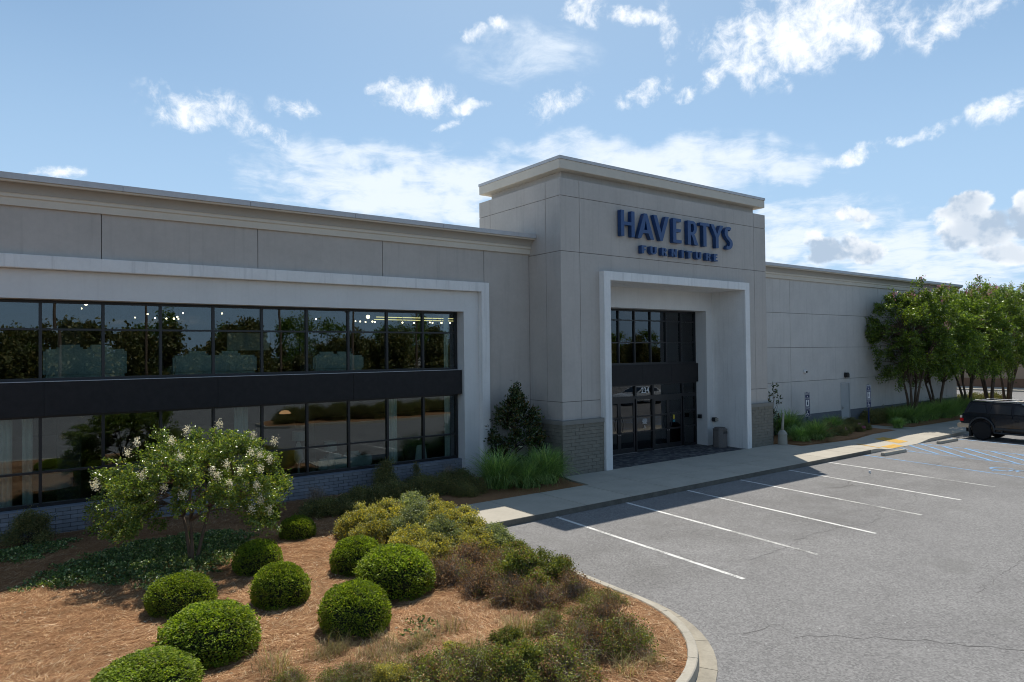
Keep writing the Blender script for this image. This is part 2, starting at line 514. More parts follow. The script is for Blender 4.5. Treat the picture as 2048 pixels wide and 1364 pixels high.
LEAF_GRN = leaf_mat('shrub_leaf_green', [(0.0, (0.09, 0.12, 0.035)), (0.5, (0.18, 0.22, 0.045)), (1.0, (0.32, 0.31, 0.06))], 0.5, 0.3)
LEAF_SAGE = leaf_mat('shrub_leaf_sage', [(0.0, (0.15, 0.18, 0.09)), (0.6, (0.28, 0.32, 0.17)), (1.0, (0.42, 0.42, 0.19))], 0.5, 0.3)
LEAF_BRN = leaf_mat('dead_leaf', [(0.0, (0.15, 0.085, 0.045)), (0.6, (0.30, 0.185, 0.095)), (0.92, (0.42, 0.29, 0.14)), (1.0, (0.45, 0.16, 0.05))], 0.8, 0.2, 0.1, (1, 0.9, 0.7))
LEAF_DRK = leaf_mat('dark_shrub_leaf', [(0.0, (0.08, 0.095, 0.035)), (0.6, (0.17, 0.18, 0.06)), (1.0, (0.34, 0.26, 0.10))], 0.45, 0.25)
LEAF_MAG = leaf_mat('magnolia_leaf', [(0.0, (0.03, 0.055, 0.018)), (0.7, (0.06, 0.095, 0.028)), (1.0, (0.17, 0.10, 0.035))], 0.22, 0.1, 0.6)
LEAF_IVY = leaf_mat('ivy_leaf', [(0.0, (0.05, 0.09, 0.03)), (0.7, (0.12, 0.19, 0.055)), (0.88, (0.26, 0.33, 0.11)), (1.0, (0.62, 0.60, 0.32))], 0.35, 0.25, 0.5)
GRASS = leaf_mat('grass_blade', [(0.0, (0.12, 0.22, 0.07)), (0.6, (0.24, 0.38, 0.11)), (1.0, (0.50, 0.62, 0.27))], 0.45, 0.35)
DRYGRASS = leaf_mat('dry_grass_blade', [(0.0, (0.20, 0.14, 0.08)), (0.6, (0.38, 0.28, 0.16)), (1.0, (0.36, 0.38, 0.16))], 0.6, 0.3, 0.2)
NEEDLE = leaf_mat('pine_needle', [(0.0, (0.15, 0.065, 0.03)), (0.45, (0.39, 0.21, 0.105)), (0.9, (0.62, 0.41, 0.22)), (1.0, (0.78, 0.66, 0.46))], 0.8, 0.1, 0.15, (1, 0.8, 0.5))
FLOWER_W = leaf_mat('white_petal', [(0.0, (0.70, 0.62, 0.42)), (1.0, (0.88, 0.84, 0.70))], 0.7, 0.3, 0.2, (1, 1, 0.9))
FLOWER_P = leaf_mat('pink_petal', [(0.0, (0.40, 0.12, 0.20)), (1.0, (0.66, 0.34, 0.42))], 0.7, 0.3, 0.2, (1, 0.8, 0.9))
FLOWER_R = leaf_mat('red_petal', [(0.0, (0.35, 0.01, 0.035)), (1.0, (0.6, 0.03, 0.09))], 0.6, 0.25, 0.2, (1, 0.5, 0.6))
BARK = mottled('bark', (0.135, 0.095, 0.068), 0.3, 6, 0.85, 0.4, 30, 0.2)
BARK_D = mottled('bark_dark', (0.055, 0.042, 0.034), 0.3, 6, 0.9, 0.4, 30, 0.1)
TWIG = leaf_mat('dead_twig', [(0.0, (0.14, 0.095, 0.065)), (0.7, (0.32, 0.24, 0.17)), (1.0, (0.60, 0.53, 0.45))], 0.85, 0.0, 0.1)
BARK_D2 = mottled('tree_bark', (0.10, 0.072, 0.052), 0.35, 5, 0.85, 0.5, 24, 0.2)
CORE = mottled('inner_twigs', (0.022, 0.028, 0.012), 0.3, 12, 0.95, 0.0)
GRASSLAND = mottled('far_grass', (0.045, 0.06, 0.02), 0.25, 0.3, 0.95, 0.3, 5, 0.1)
WOOD = mottled('wood_pole', (0.16, 0.11, 0.075), 0.15, 2, 0.9, 0.2)

# ------------------------------------------------------------------ mesh and object helpers


def props(o, label=None, cat=None, kind=None, group=None):
    if label:
        o['label'] = label
    if cat:
        o['category'] = cat
    if kind:
        o['kind'] = kind
    if group:
        o['group'] = group
    return o


def empty(name, loc, label, cat, group=None, kind=None, rz=0.0):
    o = bpy.data.objects.new(name, None)
    o.empty_display_size = 0.2
    COL.objects.link(o)
    o.location = loc
    o.rotation_euler = (0, 0, rz)
    return props(o, label, cat, kind, group)


def link(name, me, parent=None, loc=None, **kw):
    o = bpy.data.objects.new(name, me)
    COL.objects.link(o)
    if parent is not None:
        o.parent = parent
    if loc is not None:
        o.location = loc
    return props(o, **kw)


def copy_tree(o, parent=None, label=None):
    c = o.copy()
    COL.objects.link(c)
    c.parent = parent
    if label:
        c['label'] = label
    for ch in list(o.children):
        copy_tree(ch, c)
    return c


class MB:
    def __init__(self):
        self.v = []
        self.f = []

    def add(self, vs, fs):
        b = len(self.v)
        self.v += [tuple(x) for x in vs]
        self.f += [tuple(i + b for i in f) for f in fs]

    def box(self, x0, x1, y0, y1, z0, z1):
        vs = [(x, y, z) for z in (z0, z1) for y in (y0, y1) for x in (x0, x1)]
        self.add(vs, [(0, 2, 3, 1), (4, 5, 7, 6), (0, 1, 5, 4), (2, 6, 7, 3), (0, 4, 6, 2), (1, 3, 7, 5)])
        return self

    def prism(self, pts, h0, h1, axis='z'):
        """a closed outline of 2-D points pushed out between h0 and h1 along an axis"""
        n = len(pts)
        area = sum(pts[i][0] * pts[(i + 1) % n][1] - pts[(i + 1) % n][0] * pts[i][1] for i in range(n))
        if area < 0:
            pts = pts[::-1]

        def mk(p, h):
            return {'z': (p[0], p[1], h), 'y': (p[0], h, p[1]), 'x': (h, p[0], p[1])}[axis]
        vs = [mk(p, h0) for p in pts] + [mk(p, h1) for p in pts]
        fs = [tuple(range(n))[::-1], tuple(range(n, 2 * n))] + [(i, (i + 1) % n, (i + 1) % n + n, i + n) for i in range(n)]
        if axis == 'y':
            fs = [f[::-1] for f in fs]
        self.add(vs, fs)
        return self

    def tube(self, pts, rads, n=6, cap=True):
        pts = [Vector(p) for p in pts]
        if not hasattr(rads, '__len__'):
            rads = [rads] * len(pts)
        vs = []
        for i, p in enumerate(pts):
            t = (pts[min(i + 1, len(pts) - 1)] - pts[max(i - 1, 0)])
            if t.length < 1e-9:
                t = Vector((0, 0, 1))
            t.normalize()
            ref = Vector((1, 0, 0)) if abs(t.x) < 0.8 else Vector((0, 1, 0))
            a = t.cross(ref).normalized()
            b = t.cross(a)
            for k in range(n):
                q = 2 * PI * k / n
                vs.append(p + (a * math.cos(q) + b * math.sin(q)) * rads[i])
        fs = []
        for i in range(len(pts) - 1):
            for k in range(n):
                k2 = (k + 1) % n
                fs.append((i * n + k, i * n + k2, (i + 1) * n + k2, (i + 1) * n + k))
        if cap:
            fs.append(tuple(range(n)))
            fs.append(tuple(range((len(pts) - 1) * n, len(pts) * n))[::-1])
        self.add(vs, fs)
        return self

    def lathe(self, prof, c=(0, 0, 0), n=20, axis='z'):
        vs = []
        for r, h in prof:
            for k in range(n):
                q = 2 * PI * k / n
                p = (r * math.cos(q), r * math.sin(q), h)
                if axis == 'x':
                    p = (p[2], p[0], p[1])
                if axis == 'y':
                    p = (p[0], p[2], p[1])
                vs.append((p[0] + c[0], p[1] + c[1], p[2] + c[2]))
        fs = []
        for i in range(len(prof) - 1):
            for k in range(n):
                k2 = (k + 1) % n
                fs.append((i * n + k, i * n + k2, (i + 1) * n + k2, (i + 1) * n + k))
        fs.append(tuple(range(n))[::-1])
        fs.append(tuple(range((len(prof) - 1) * n, len(prof) * n)))
        self.add(vs, fs)
        return self

    def mesh(self, name, mat, smooth=False, bevel=0.0):
        me = bpy.data.meshes.new(name)
        me.from_pydata(self.v, [], self.f)
        bm = bmesh.new()
        bm.from_mesh(me)
        bmesh.ops.recalc_face_normals(bm, faces=bm.faces)
        if bevel:
            es = [e for e in bm.edges if e.is_manifold and e.calc_face_angle(0) > 0.5]
            if es:
                bmesh.ops.bevel(bm, geom=es, offset=bevel, segments=2, affect='EDGES', clamp_overlap=True)
        bm.to_mesh(me)
        bm.free()
        me.materials.append(mat)
        if smooth:
            me.polygons.foreach_set('use_smooth', [True] * len(me.polygons))
        return me

    def build(self, name, mat, parent=None, smooth=False, bevel=0.0, **kw):
        return link(name, self.mesh(name, mat, smooth, bevel), parent, **kw)


def tri_mesh(name, V, F, mat, smooth=False):
    """fast mesh from numpy arrays of vertices (n,3) and triangles or quads (m,k)"""
    V = np.asarray(V, dtype=np.float32)
    F = np.asarray(F, dtype=np.int32)
    k = F.shape[1]
    me = bpy.data.meshes.new(name)
    me.vertices.add(len(V))
    me.vertices.foreach_set('co', V.ravel())
    me.loops.add(F.size)
    me.loops.foreach_set('vertex_index', F.ravel())
    me.polygons.add(len(F))
    me.polygons.foreach_set('loop_start', np.arange(0, F.size, k, dtype=np.int32))
    me.update(calc_edges=True)
    me.materials.append(mat)
    if smooth:
        me.polygons.foreach_set('use_smooth', np.ones(len(F), dtype=bool))
    return me


def set_parent_keep(o, parent):
    o.parent = parent
    return o

# ------------------------------------------------------------------ ground, lot, kerb, walk, beds
g = MB()
g.box(-900, 1500, -1200, 1500, -1.2, -0.012)
g.build('ground', GRASSLAND, kind='structure')
g = MB()
g.box(-120, 150, -44, 110, -0.30, 0.0)
g.build('parking_lot', ASPHALT, kind='structure')

ARC_C = (6.0, 8.45)


def kerb_line(off):
    """line of the island's kerb, off metres outward from the kerb's inner edge"""
    pts = [(9.02 + off, 14.02), (8.93 + off, 12.9), (8.86 + off, 11.8), (8.80 + off, 10.95), (8.73 + off, 9.7), (8.70 + off, 8.95)]
    for a in range(0, 91, 6):
        q = -rad(a)
        pts.append((ARC_C[0] + (2.69 + off) * math.cos(q), ARC_C[1] + (2.69 + off) * math.sin(q)))
    pts += [(x, ARC_C[1] - 2.69 - off) for x in (4.0, 2.0, 0.0, -2.5, -5.0, -8.0, -12.0, -20.0)]
    return pts


kerb = empty('kerb', (0, 0, 0), None, None, kind='structure')
lines = [kerb_line(o) for o in (0.0, 0.012, 0.13, 0.145, 0.16, 0.40)]
hts = [0.135, 0.152, 0.152, 0.140, 0.028, 0.014]


def sweep_section(i0, i1, gap, idx, hs, name, mat, closeup=True):
    V, F = [], []
    n = len(idx)
    for i in range(i0, i1 + 1):
        for k, li in enumerate(idx):
            p = Vector(lines[li][i])
            if i == i0:
                p = p + (Vector(lines[li][i + 1]) - p).normalized() * gap
            if i == i1:
                p = p + (Vector(lines[li][i - 1]) - p).normalized() * gap
            V.append((p.x, p.y, hs[k]))
        V.append((lines[idx[-1]][i][0], lines[idx[-1]][i][1], -0.05))
        V.append((lines[idx[0]][i][0], lines[idx[0]][i][1], -0.05))
    m = n + 2
    for i in range(i1 - i0):
        for k in range(m):
            k2 = (k + 1) % m
            F.append((i * m + k, i * m + k2, (i + 1) * m + k2, (i + 1) * m + k))
    F.append(tuple(range(m)))
    F.append(tuple(range((i1 - i0) * m, (i1 - i0 + 1) * m))[::-1])
    b = MB()
    b.add(V, F)
    b.build(name, mat, kerb)


NL = len(lines[0])
cuts = [0, 2, 4, 6, 9, 12, 15, 18, 21] + list(range(22, NL - 1)) + [NL - 1]
cuts = sorted(set(c for c in cuts if c < NL))
for a, b_ in zip(cuts[:-1], cuts[1:]):
    sweep_section(a, b_, 0.006, [0, 1, 2, 3, 4], hts[:5], 'kerb_section', KERB)
    sweep_section(a, b_, 0.006, [4, 5], [0.0285, 0.0145], 'gutter_section', GUTTER)

# --- the walk in front of the shop
walk = empty('sidewalk', (0, 0, 0), None, None, kind='structure')
b = MB()
b.prism([(9.47, 14.09), (28.9, 14.19), (28.9, 19.6), (15.24, 19.6), (15.24, 17.7), (14.95, 16.2), (9.47, 16.2)], -0.05, 0.128)
b.build('joint_bed', CONC_JOINT, walk)


def front_y(x):
    return 14.05 + 0.0075 * (x - 9.45)


def walk_h(x, y):
    fx = max(0.0, min(1.0, (x - 29.4) / 1.4)) * max(0.0, min(1.0, (35.0 - x) / 1.8))
    fy = max(0.0, min(1.0, (16.4 - y) / 2.2))
    s = fx * fx * (3 - 2 * fx)
    return 0.15 - 0.135 * s * fy


xs = [9.45, 11.05, 12.88, 14.71, 16.54, 18.37, 20.2, 22.03, 23.86, 25.69, 27.52, 29.0]
for i in range(len(xs) - 1):
    x0, x1 = xs[i] + (0.006 if i else 0), xs[i + 1] - 0.006
    rows = [(None, 15.55), (15.55, 17.71)] if x0 > 14.9 else [(None, 16.22)]
    if 12.5 < x0 < 14.9:
        rows = [(None, 16.2)]
    for (ya, yb) in rows:
        a0 = front_y(x0) if ya is None else ya + 0.006
        a1 = front_y(x1) if ya is None else ya + 0.006
        m = MB()
        m.prism([(x0, a0), (x1, a1), (x1, yb - 0.006), (x0, yb - 0.006)], -0.05, 0.15)
        if 14.5 < x0 < 14.9:
            m2 = MB()
            m2.prism([(14.93, 16.206), (x1, 16.206), (x1, 17.704), (15.17, 17.704), (14.98, 17.1)], -0.05, 0.15)
            m2.build('walk_slab', CONCRETE, walk)
        m.build('walk_slab', CONCRETE, walk, bevel=0.008)
# thin kerb facing, coloured darker than the slabs, along the lot side of the walk
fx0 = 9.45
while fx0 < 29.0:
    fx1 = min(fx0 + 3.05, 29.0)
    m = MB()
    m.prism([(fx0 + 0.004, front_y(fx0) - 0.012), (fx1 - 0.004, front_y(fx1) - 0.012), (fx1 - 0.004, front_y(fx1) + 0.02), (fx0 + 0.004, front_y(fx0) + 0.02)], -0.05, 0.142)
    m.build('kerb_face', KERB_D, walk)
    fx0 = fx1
# lowered, dished part with its flares
V, F = [], []
gx = np.linspace(29.012, 36.0, 57)
gy = np.concatenate([np.linspace(0, 2.3, 18), [3.5, 5.4]])
for x in gx:
    for d in gy:
        y = front_y(x) + d
        V.append((x, y, walk_h(x, y)))
nx, ny = len(gx), len(gy)
F = [(i * ny + j, (i + 1) * ny + j, (i + 1) * ny + j + 1, i * ny + j + 1) for i in range(nx - 1) for j in range(ny - 1)]
base = len(V)
for i, x in enumerate(gx):
    V.append((x, front_y(x) + 0.004, -0.05))
F += [(i * ny, base + i, base + i + 1, (i + 1) * ny) for i in range(nx - 1)]
m = MB()
m.add(V, F)
m.build('ramp_slab', CONCRETE, walk)
xs2 = [36.012, 38.2, 40.4, 42.6, 44.8, 47.0, 49.2, 51.4, 53.6, 56, 60, 64]
for x0, x1 in zip(xs2[:-1], xs2[1:]):
    m = MB()
    m.prism([(x0, front_y(x0) + (x0 - 36) * 0.012), (x1 - 0.012, front_y(x1) + (x1 - 36) * 0.012), (x1 - 0.012, 19.6), (x0, 19.6)], -0.05, 0.15)
    m.build('walk_slab', CONCRETE, walk, bevel=0.008)


def tactile(x0, x1, y0, y1, sk=0.0):
    """yellow pad following the slope of the ramp, with its rows of domes"""
    V, F = [], []
    n = 8
    for i in range(n + 1):
        for j in range(n + 1):
            y = y0 + (y1 - y0) * j / n
            x = x0 + (x1 - x0) * i / n + sk * (y - y0)
            V.append((x, y, walk_h(x, y) + 0.006))
    F = [(i * (n + 1) + j, (i + 1) * (n + 1) + j, (i + 1) * (n + 1) + j + 1, i * (n + 1) + j + 1) for i in range(n) for j in range(n)]
    m = MB()
    m.add(V, F)
    st = 0.085
    x = x0 + st / 2
    while x < x1 - 0.02:
        y = y0 + st / 2
        while y < y1 - 0.02:
            X = x + sk * (y - y0)
            z = walk_h(X, y) + 0.006
            r = 0.02
            m.add([(X - r, y, z), (X, y - r, z), (X + r, y, z), (X, y + r, z), (X, y, z + 0.008)], [(0, 1, 4), (1, 2, 4), (2, 3, 4), (3, 0, 4)])
            y += st
        x += st
    m.build('tactile_pad', YELLOW, walk)


tactile(30.95, 32.15, 14.25, 14.72)
tactile(32.65, 33.55, 14.72, 15.9, 0.12)
tactile(30.50, 30.68, 14.55, 15.62, 0.04)

# --- dark paving under the portal
m = MB()
m.box(17.47, 25.44, 17.72, 20.4, -0.05, 0.135)
m.build('entrance_floor', MORTAR, walk)
rnd = random.Random(4)
m = MB()
y = 17.725
row = 0
while y < 20.0:
    x = 17.48 - (0.1 if row % 2 else 0)
    while x < 25.42:
        a, c = max(x, 17.48), min(x + 0.2, 25.43)
        if c - a > 0.03:
            h = 0.15 + rnd.uniform(-0.0025, 0.0025)
            m.box(a + 0.004, c - 0.004, y + 0.004, y + 0.096, 0.12, h)
        x += 0.2
    y += 0.1
    row += 1
m.build('entrance_paver', PAVER_I, walk, kind='stuff')

# --- painted lines
def strip(name, pa, pb, wd, mat, z=0.004, parent=None, **kw):
    a, c = Vector(pa), Vector(pb)
    d = (c - a).normalized()
    n = Vector((-d.y, d.x)) * wd / 2
    m = MB()
    n_s = max(1, int((c - a).length / 0.8))
    V, F = [], []
    for i in range(n_s + 1):
        p = a.lerp(c, i / n_s)
        V += [(p.x + n.x, p.y + n.y, z), (p.x - n.x, p.y - n.y, z)]
    F = [(2 * i, 2 * i + 1, 2 * i + 3, 2 * i + 2) for i in range(n_s)]
    m.add(V, F)
    return m.build(name, mat, parent, **kw)


for k, (a, c) in enumerate([((11.75, 14.04), (11.36, 8.01)), ((14.42, 14.06), (13.93, 7.98)), ((17.15, 14.08), (16.57, 8.03)), ((19.89, 14.1), (19.31, 8.17)),
             ((22.82, 14.12), (22.06, 8.27)), ((25.53, 14.14), (24.91, 8.37))]):
    mid = tuple(Vector(a).lerp(Vector(c), 0.62))
    if k in (0, 2, 4):
        strip('parking_line', a, c, 0.105, PAINT_W, kind='structure')
    else:
        strip('parking_line', a, mid, 0.105, PAINT_W, kind='structure')
        strip('parking_line', mid, c, 0.105, PAINT_WORN, kind='structure')
for a, c, wd in [((28.33, 14.14), (27.42, 8.37), 0.10), ((30.82, 14.05), (30.30, 8.7), 0.09), ((33.55, 14.15), (33.05, 8.7), 0.09), ((36.55, 14.2), (36.0, 8.4), 0.10),
              ((31.67, 14.24), (30.75, 13.24), 0.12), ((32.58, 14.22), (30.80, 12.35), 0.13), ((33.50, 14.2), (30.62, 11.34), 0.14), ((33.50, 13.3), (30.5, 10.34), 0.14),
              ((33.42, 12.34), (30.42, 9.42), 0.13), ((33.30, 11.35), (30.7, 8.8), 0.12), ((33.2, 10.4), (31.9, 9.1), 0.11)]:
    strip('blue_parking_line', a, c, wd, PAINT_B, z=0.004 if wd in (0.10, 0.09) else 0.008, kind='structure')
# wheelchair symbol painted in the first accessible bay, and in the second
def isa(cx, cy, rot, s=1.0):
    m = MB()
    c, sn = math.cos(rot), math.sin(rot)

    def tr(p):
        return (cx + s * (p[0] * c - p[1] * sn), cy + s * (p[0] * sn + p[1] * c), 0.004)

    def seg(a, b_, wd):
        a, b_ = Vector(a), Vector(b_)
        d = (b_ - a).normalized()
        n = Vector((-d.y, d.x)) * wd / 2
        m.add([tr(a + n), tr(a - n), tr(b_ - n), tr(b_ + n)], [(0, 1, 2, 3)])
    ring = [(0.02 + 0.30 * math.cos(q), -0.20 + 0.30 * math.sin(q)) for q in [rad(x) for x in range(125, 385, 20)]]
    for a, b_ in zip(ring[:-1], ring[1:]):
        seg(a, b_, 0.075)
    m.add([tr((0.09 * math.cos(rad(k)) - 0.08, 0.55 + 0.09 * math.sin(rad(k)))) for k in range(0, 360, 30)], [tuple(range(12))])
    V0 = [tr(p) for p in [(-0.14, 0.42), (-0.04, 0.42), (0.0, 0.05), (0.27, 0.05), (0.42, -0.30), (0.55, -0.27), (0.56, -0.22), (0.47, -0.21), (0.33, 0.13), (0.02, 0.15), (0.005, 0.22), (0.2, 0.22), (0.2, 0.29), (-0.005, 0.29), (-0.02, 0.42)]]
    m.add(V0[:3] + V0[9:11] + V0[13:], [(0, 1, 2, 3, 4)])
    seg((-0.09, 0.45), (-0.05, 0.08), 0.1)
    seg((-0.07, 0.085), (0.3, 0.085), 0.08)
    seg((0.28, 0.1), (0.46, -0.27), 0.08)
    seg((0.44, -0.255), (0.56, -0.235), 0.06)
    seg((-0.08, 0.27), (0.2, 0.255), 0.06)
    m.build('painted_wheelchair_symbol', PAINT_B, kind='structure')


isa(28.75, 9.2, rad(-95 + 90 + 180), 1.15)
isa(34.6, 9.4, rad(-95 + 90 + 180), 1.15)

# cracks in the asphalt: thin wandering ribbons
def crack(pts, wd, seed, branches=0):
    r = random.Random(seed)
    out = []
    for a, c in zip(pts[:-1], pts[1:]):
        a, c = Vector(a), Vector(c)
        n = max(2, int((c - a).length / 0.16))
        for i in range(n):
            out.append(a.lerp(c, i / n) + Vector((r.gauss(0, 0.045), r.gauss(0, 0.045))))
    out.append(Vector(pts[-1]))
    V, F = [], []
    for i, p in enumerate(out):
        d = (out[min(i + 1, len(out) - 1)] - out[max(0, i - 1)]).normalized()
        n = Vector((-d.y, d.x)) * wd * r.uniform(0.2, 1.0)
        V += [(p.x + n.x, p.y + n.y, 0.003), (p.x - n.x, p.y - n.y, 0.003)]
    F = [(2 * i, 2 * i + 1, 2 * i + 3, 2 * i + 2) for i in range(len(out) - 1)]
    m = MB()
    m.add(V, F)
    m.build('pavement_crack', CRACK, kind='structure')
    for k in range(branches):
        q = out[r.randrange(len(out))]
        e = q + Vector((r.uniform(-1, 1), r.uniform(-1, 1)))
        crack([q, e], wd * 0.6, seed * 7 + k)


s_ = 0.9263
crack([(24.0 * s_, 9.6), (20.89, 8.98), (19.2, 9.05), (17.5, 8.62), (15.6, 8.95), (13.61, 8.67), (12.48, 8.64)], 0.009, 3, 2)
crack([(9.17, 6.55), (9.6, 6.5), (9.92, 6.34)], 0.008, 5, 0)
crack([(9.6, 6.0), (10.01, 5.72), (10.85, 4.93), (11.82, 3.66), (12.4, 2.8)], 0.010, 6, 0)
crack([(21.3, 11.25), (22.6, 11.7), (24.04, 11.81)], 0.012, 8, 2)
crack([(20.6, 11.6), (21.4, 11.3), (22.0, 11.35)], 0.02, 9, 0)
crack([(14.0, 5.0), (17.0, 5.2), (20.5, 5.9), (26, 6.0)], 0.006, 12, 1)
crack([(27.5, 11.2), (29.4, 11.5), (30.2, 11.0)], 0.012, 13, 1)
crack([(12.2, 10.9), (12.9, 11.2), (13.6, 11.1)], 0.01, 14, 0)


# --- planted beds
def poly_np(poly):
    return np.array(poly, dtype=float)


def inside(px, py, poly):
    c = np.zeros(px.shape, dtype=bool)
    n = len(poly)
    for i in range(n):
        x0, y0 = poly[i]
        x1, y1 = poly[(i + 1) % n]
        t = ((y0 > py) != (y1 > py))
        with np.errstate(divide='ignore', invalid='ignore'):
            xi = (x1 - x0) * (py - y0) / (y1 - y0 + 1e-12) + x0
        c ^= t & (px < xi)
    return c


def edge_dist(px, py, poly):
    d = np.full(px.shape, 1e9)
    n = len(poly)
    for i in range(n):
        a = np.array(poly[i])
        b_ = np.array(poly[(i + 1) % n])
        ab = b_ - a
        L2 = max(1e-9, (ab ** 2).sum())
        t = np.clip(((px - a[0]) * ab[0] + (py - a[1]) * ab[1]) / L2, 0, 1)
        d = np.minimum(d, np.hypot(px - a[0] - t * ab[0], py - a[1] - t * ab[1]))
    return d


def bed_height(px, py, poly, z0, mound=0.05):
    d = edge_dist(px, py, poly)
    f = np.clip(d / 0.5, 0, 1)
    h = 0.5 * np.sin(px * 2.1 + 1.3 * np.sin(py * 1.7)) * np.cos(py * 1.9 + 0.7 * np.sin(px * 1.1))
    h2 = np.sin(px * 9.3 + py * 4.1) * np.sin(py * 8.7 - px * 3.3)
    h3 = np.sin(px * 23.1 + py * 17.1) * np.sin(py * 27.7 - px * 13.3)
    return z0 + f * (mound + 0.020 * h + 0.010 * h2 + 0.008 * h3)


def bed(name, poly, z0, near=None, mound=0.05):
    m = MB()
    m.prism(poly, -0.05, z0)
    m.build(name, MULCH, kind='structure')
    P_ = poly_np(poly)
    x0, y0 = P_.min(0)
    x1, y1 = P_.max(0)
    if near:
        x0, x1 = max(x0, near[0]), min(x1, near[1])
    st = 0.09 if near and near[1] < 20 else 0.16
    gx = np.arange(x0, x1, st)
    gy = np.arange(y0, y1, st)
    X, Y = np.meshgrid(gx, gy, indexing='ij')
    Z = bed_height(X, Y, poly, z0 + 0.002, mound)
    ins = inside(X, Y, poly) & (edge_dist(X, Y, poly) > 0.015)
    nx, ny = X.shape
    V = np.stack([X.ravel(), Y.ravel(), Z.ravel()], 1)
    ok = ins[:-1, :-1] & ins[1:, :-1] & ins[1:, 1:] & ins[:-1, 1:]
    I, J = np.nonzero(ok)
    F = np.stack([I * ny + J, (I + 1) * ny + J, (I + 1) * ny + J + 1, I * ny + J + 1], 1)
    link('mulch_ground', tri_mesh('mulch_ground', V, F, MULCH, True), kind='structure')


inner = kerb_line(-0.004)
ISLAND = [(-20.0, 19.99), (12.5, 19.99), (12.6, 19.66), (15.1, 19.66), (15.12, 17.72), (14.9, 17.1), (14.85, 16.24), (9.44, 16.24), (9.44, 14.03)] + inner
bed('planting_bed', ISLAND, 0.125, near=(-6.0, 16.0))
BED1 = [(27.6, 19.6), (27.62, 17.74), (27.95, 17.5), (27.9, 16.62), (29.8, 16.43), (31.85, 16.28), (34.4, 16.7), (36.9, 16.72), (36.85, 18.6), (36.6, 19.6)]
BED2 = [(38.3, 19.6), (38.4, 17.6), (38.9, 16.8), (44, 16.75), (52, 17.0), (58, 17.4), (60, 19.0), (58, 21.5), (54.0, 22.0), (52.5, 19.6)]
bed('planting_bed', BED1, 0.157, near=(27, 38), mound=0.06)
bed('planting_bed', BED2, 0.157, near=(38, 56), mound=0.06)

# ------------------------------------------------------------------ the shop
store = empty('furniture_store', (15.3, 19.7, 0.0), 'long taupe furniture showroom with a tall entrance tower, dark tinted windows and cream cornices', 'store')
SO = Vector((15.3, 19.7, 0.0))


def offs(m, o=SO):
    m.v = [(x - o.x, y - o.y, z - o.z) for (x, y, z) in m.v]
    return m


def part(m, name, mat, parent=store, o=SO, **kw):
    return offs(m, o).build(name, mat, parent, **kw)


G = 0.009   # half a joint

# left wing -----------------------------------------------------
m = MB()
m.box(-16, 15.33, 19.79, 20.33, 5.83, 8.45)
m.box(12.57, 15.33, 19.79, 20.33, 0.0, 5.83)
m.box(-16, -7.25, 19.79, 20.33, 0.0, 5.83)
m.box(-7.25, 12.57, 20.02, 20.18, 0.0, 0.70)
m.box(-7.25, 12.57, 19.99, 20.14, 3.02, 3.77)
m.box(-16.3, -16.0, 19.79, 52, 0.0, 8.45)
m.box(-16, 60, 52, 52.3, 0.0, 8.45)
left_wall = part(m, 'wing_wall', STUCCO)
jl = [-15.98] + [1.88 - 3.81 * k for k in (4, 3, 2, 1)] + [1.88, 5.67, 9.49, 13.33]
for a, c in zip(jl[:-1], jl[1:]):
    m = MB()
    m.box(a + G, c - G, 19.68, 19.785, 6.80 if a > -8 else 0.1, 7.96)
    part(m, 'wall_panel', STUCCO, left_wall)
m = MB()
m.prism([(13.455, 0.1), (15.30, 0.1), (15.30, 7.96), (13.343, 7.96), (13.343, 6.802), (13.455, 6.802)], 19.68, 19.785, 'y')
part(m, 'wall_panel', STUCCO, left_wall)
m = MB()
m.box(-16, 15.3, 19.772, 19.788, 0.1, 7.9)
# surround of the big window
m = MB()
m.prism([(-8.1, 0.08), (-8.1, 6.80), (13.45, 6.80), (13.45, 0.08), (13.13, 0.08), (13.13, 6.485), (-7.78, 6.485), (-7.78, 0.08)], 19.53, 19.80, 'y')
part(m, 'window_surround', STUCCO_L, bevel=0.012)
m = MB()
m.prism([(-7.775, 0.09), (-7.775, 6.48), (13.125, 6.48), (13.125, 0.09), (12.53, 0.09), (12.53, 5.79), (-7.2, 5.79), (-7.2, 0.09)], 19.75, 20.22, 'y')
part(m, 'window_reveal', STUCCO_W)


def cornice(x0, x1, yw, name='cornice'):
    prof = [(yw + 0.1, 7.93), (yw - 0.085, 7.93), (yw - 0.085, 8.10), (yw - 0.105, 8.12), (yw - 0.125, 8.125), (yw - 0.125, 8.185), (yw - 0.14, 8.21)]
    m = MB()
    m.prism(prof + [(yw + 0.1, 8.21)], x0, x1, 'x')
    c = part(m, name, CORNICE)
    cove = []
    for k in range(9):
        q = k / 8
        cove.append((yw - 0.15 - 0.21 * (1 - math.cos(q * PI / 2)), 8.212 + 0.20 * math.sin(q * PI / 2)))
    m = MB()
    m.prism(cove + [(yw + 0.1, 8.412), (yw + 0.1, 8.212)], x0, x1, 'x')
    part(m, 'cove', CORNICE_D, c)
    m = MB()
    m.prism([(yw - 0.37, 8.414), (yw - 0.40, 8.43), (yw - 0.40, 8.468), (yw + 0.1, 8.468), (yw + 0.1, 8.414)], x0, x1, 'x')
    part(m, 'bead', CORNICE, c)
    x = x0
    while x < x1:
        xe = min(x + 3.05, x1)
        m = MB()
        m.box(x + 0.004, xe - 0.004, yw - 0.455, yw + 0.32, 8.47, 8.612)
        part(m, 'coping', COPING, c)
        x = xe
    return c


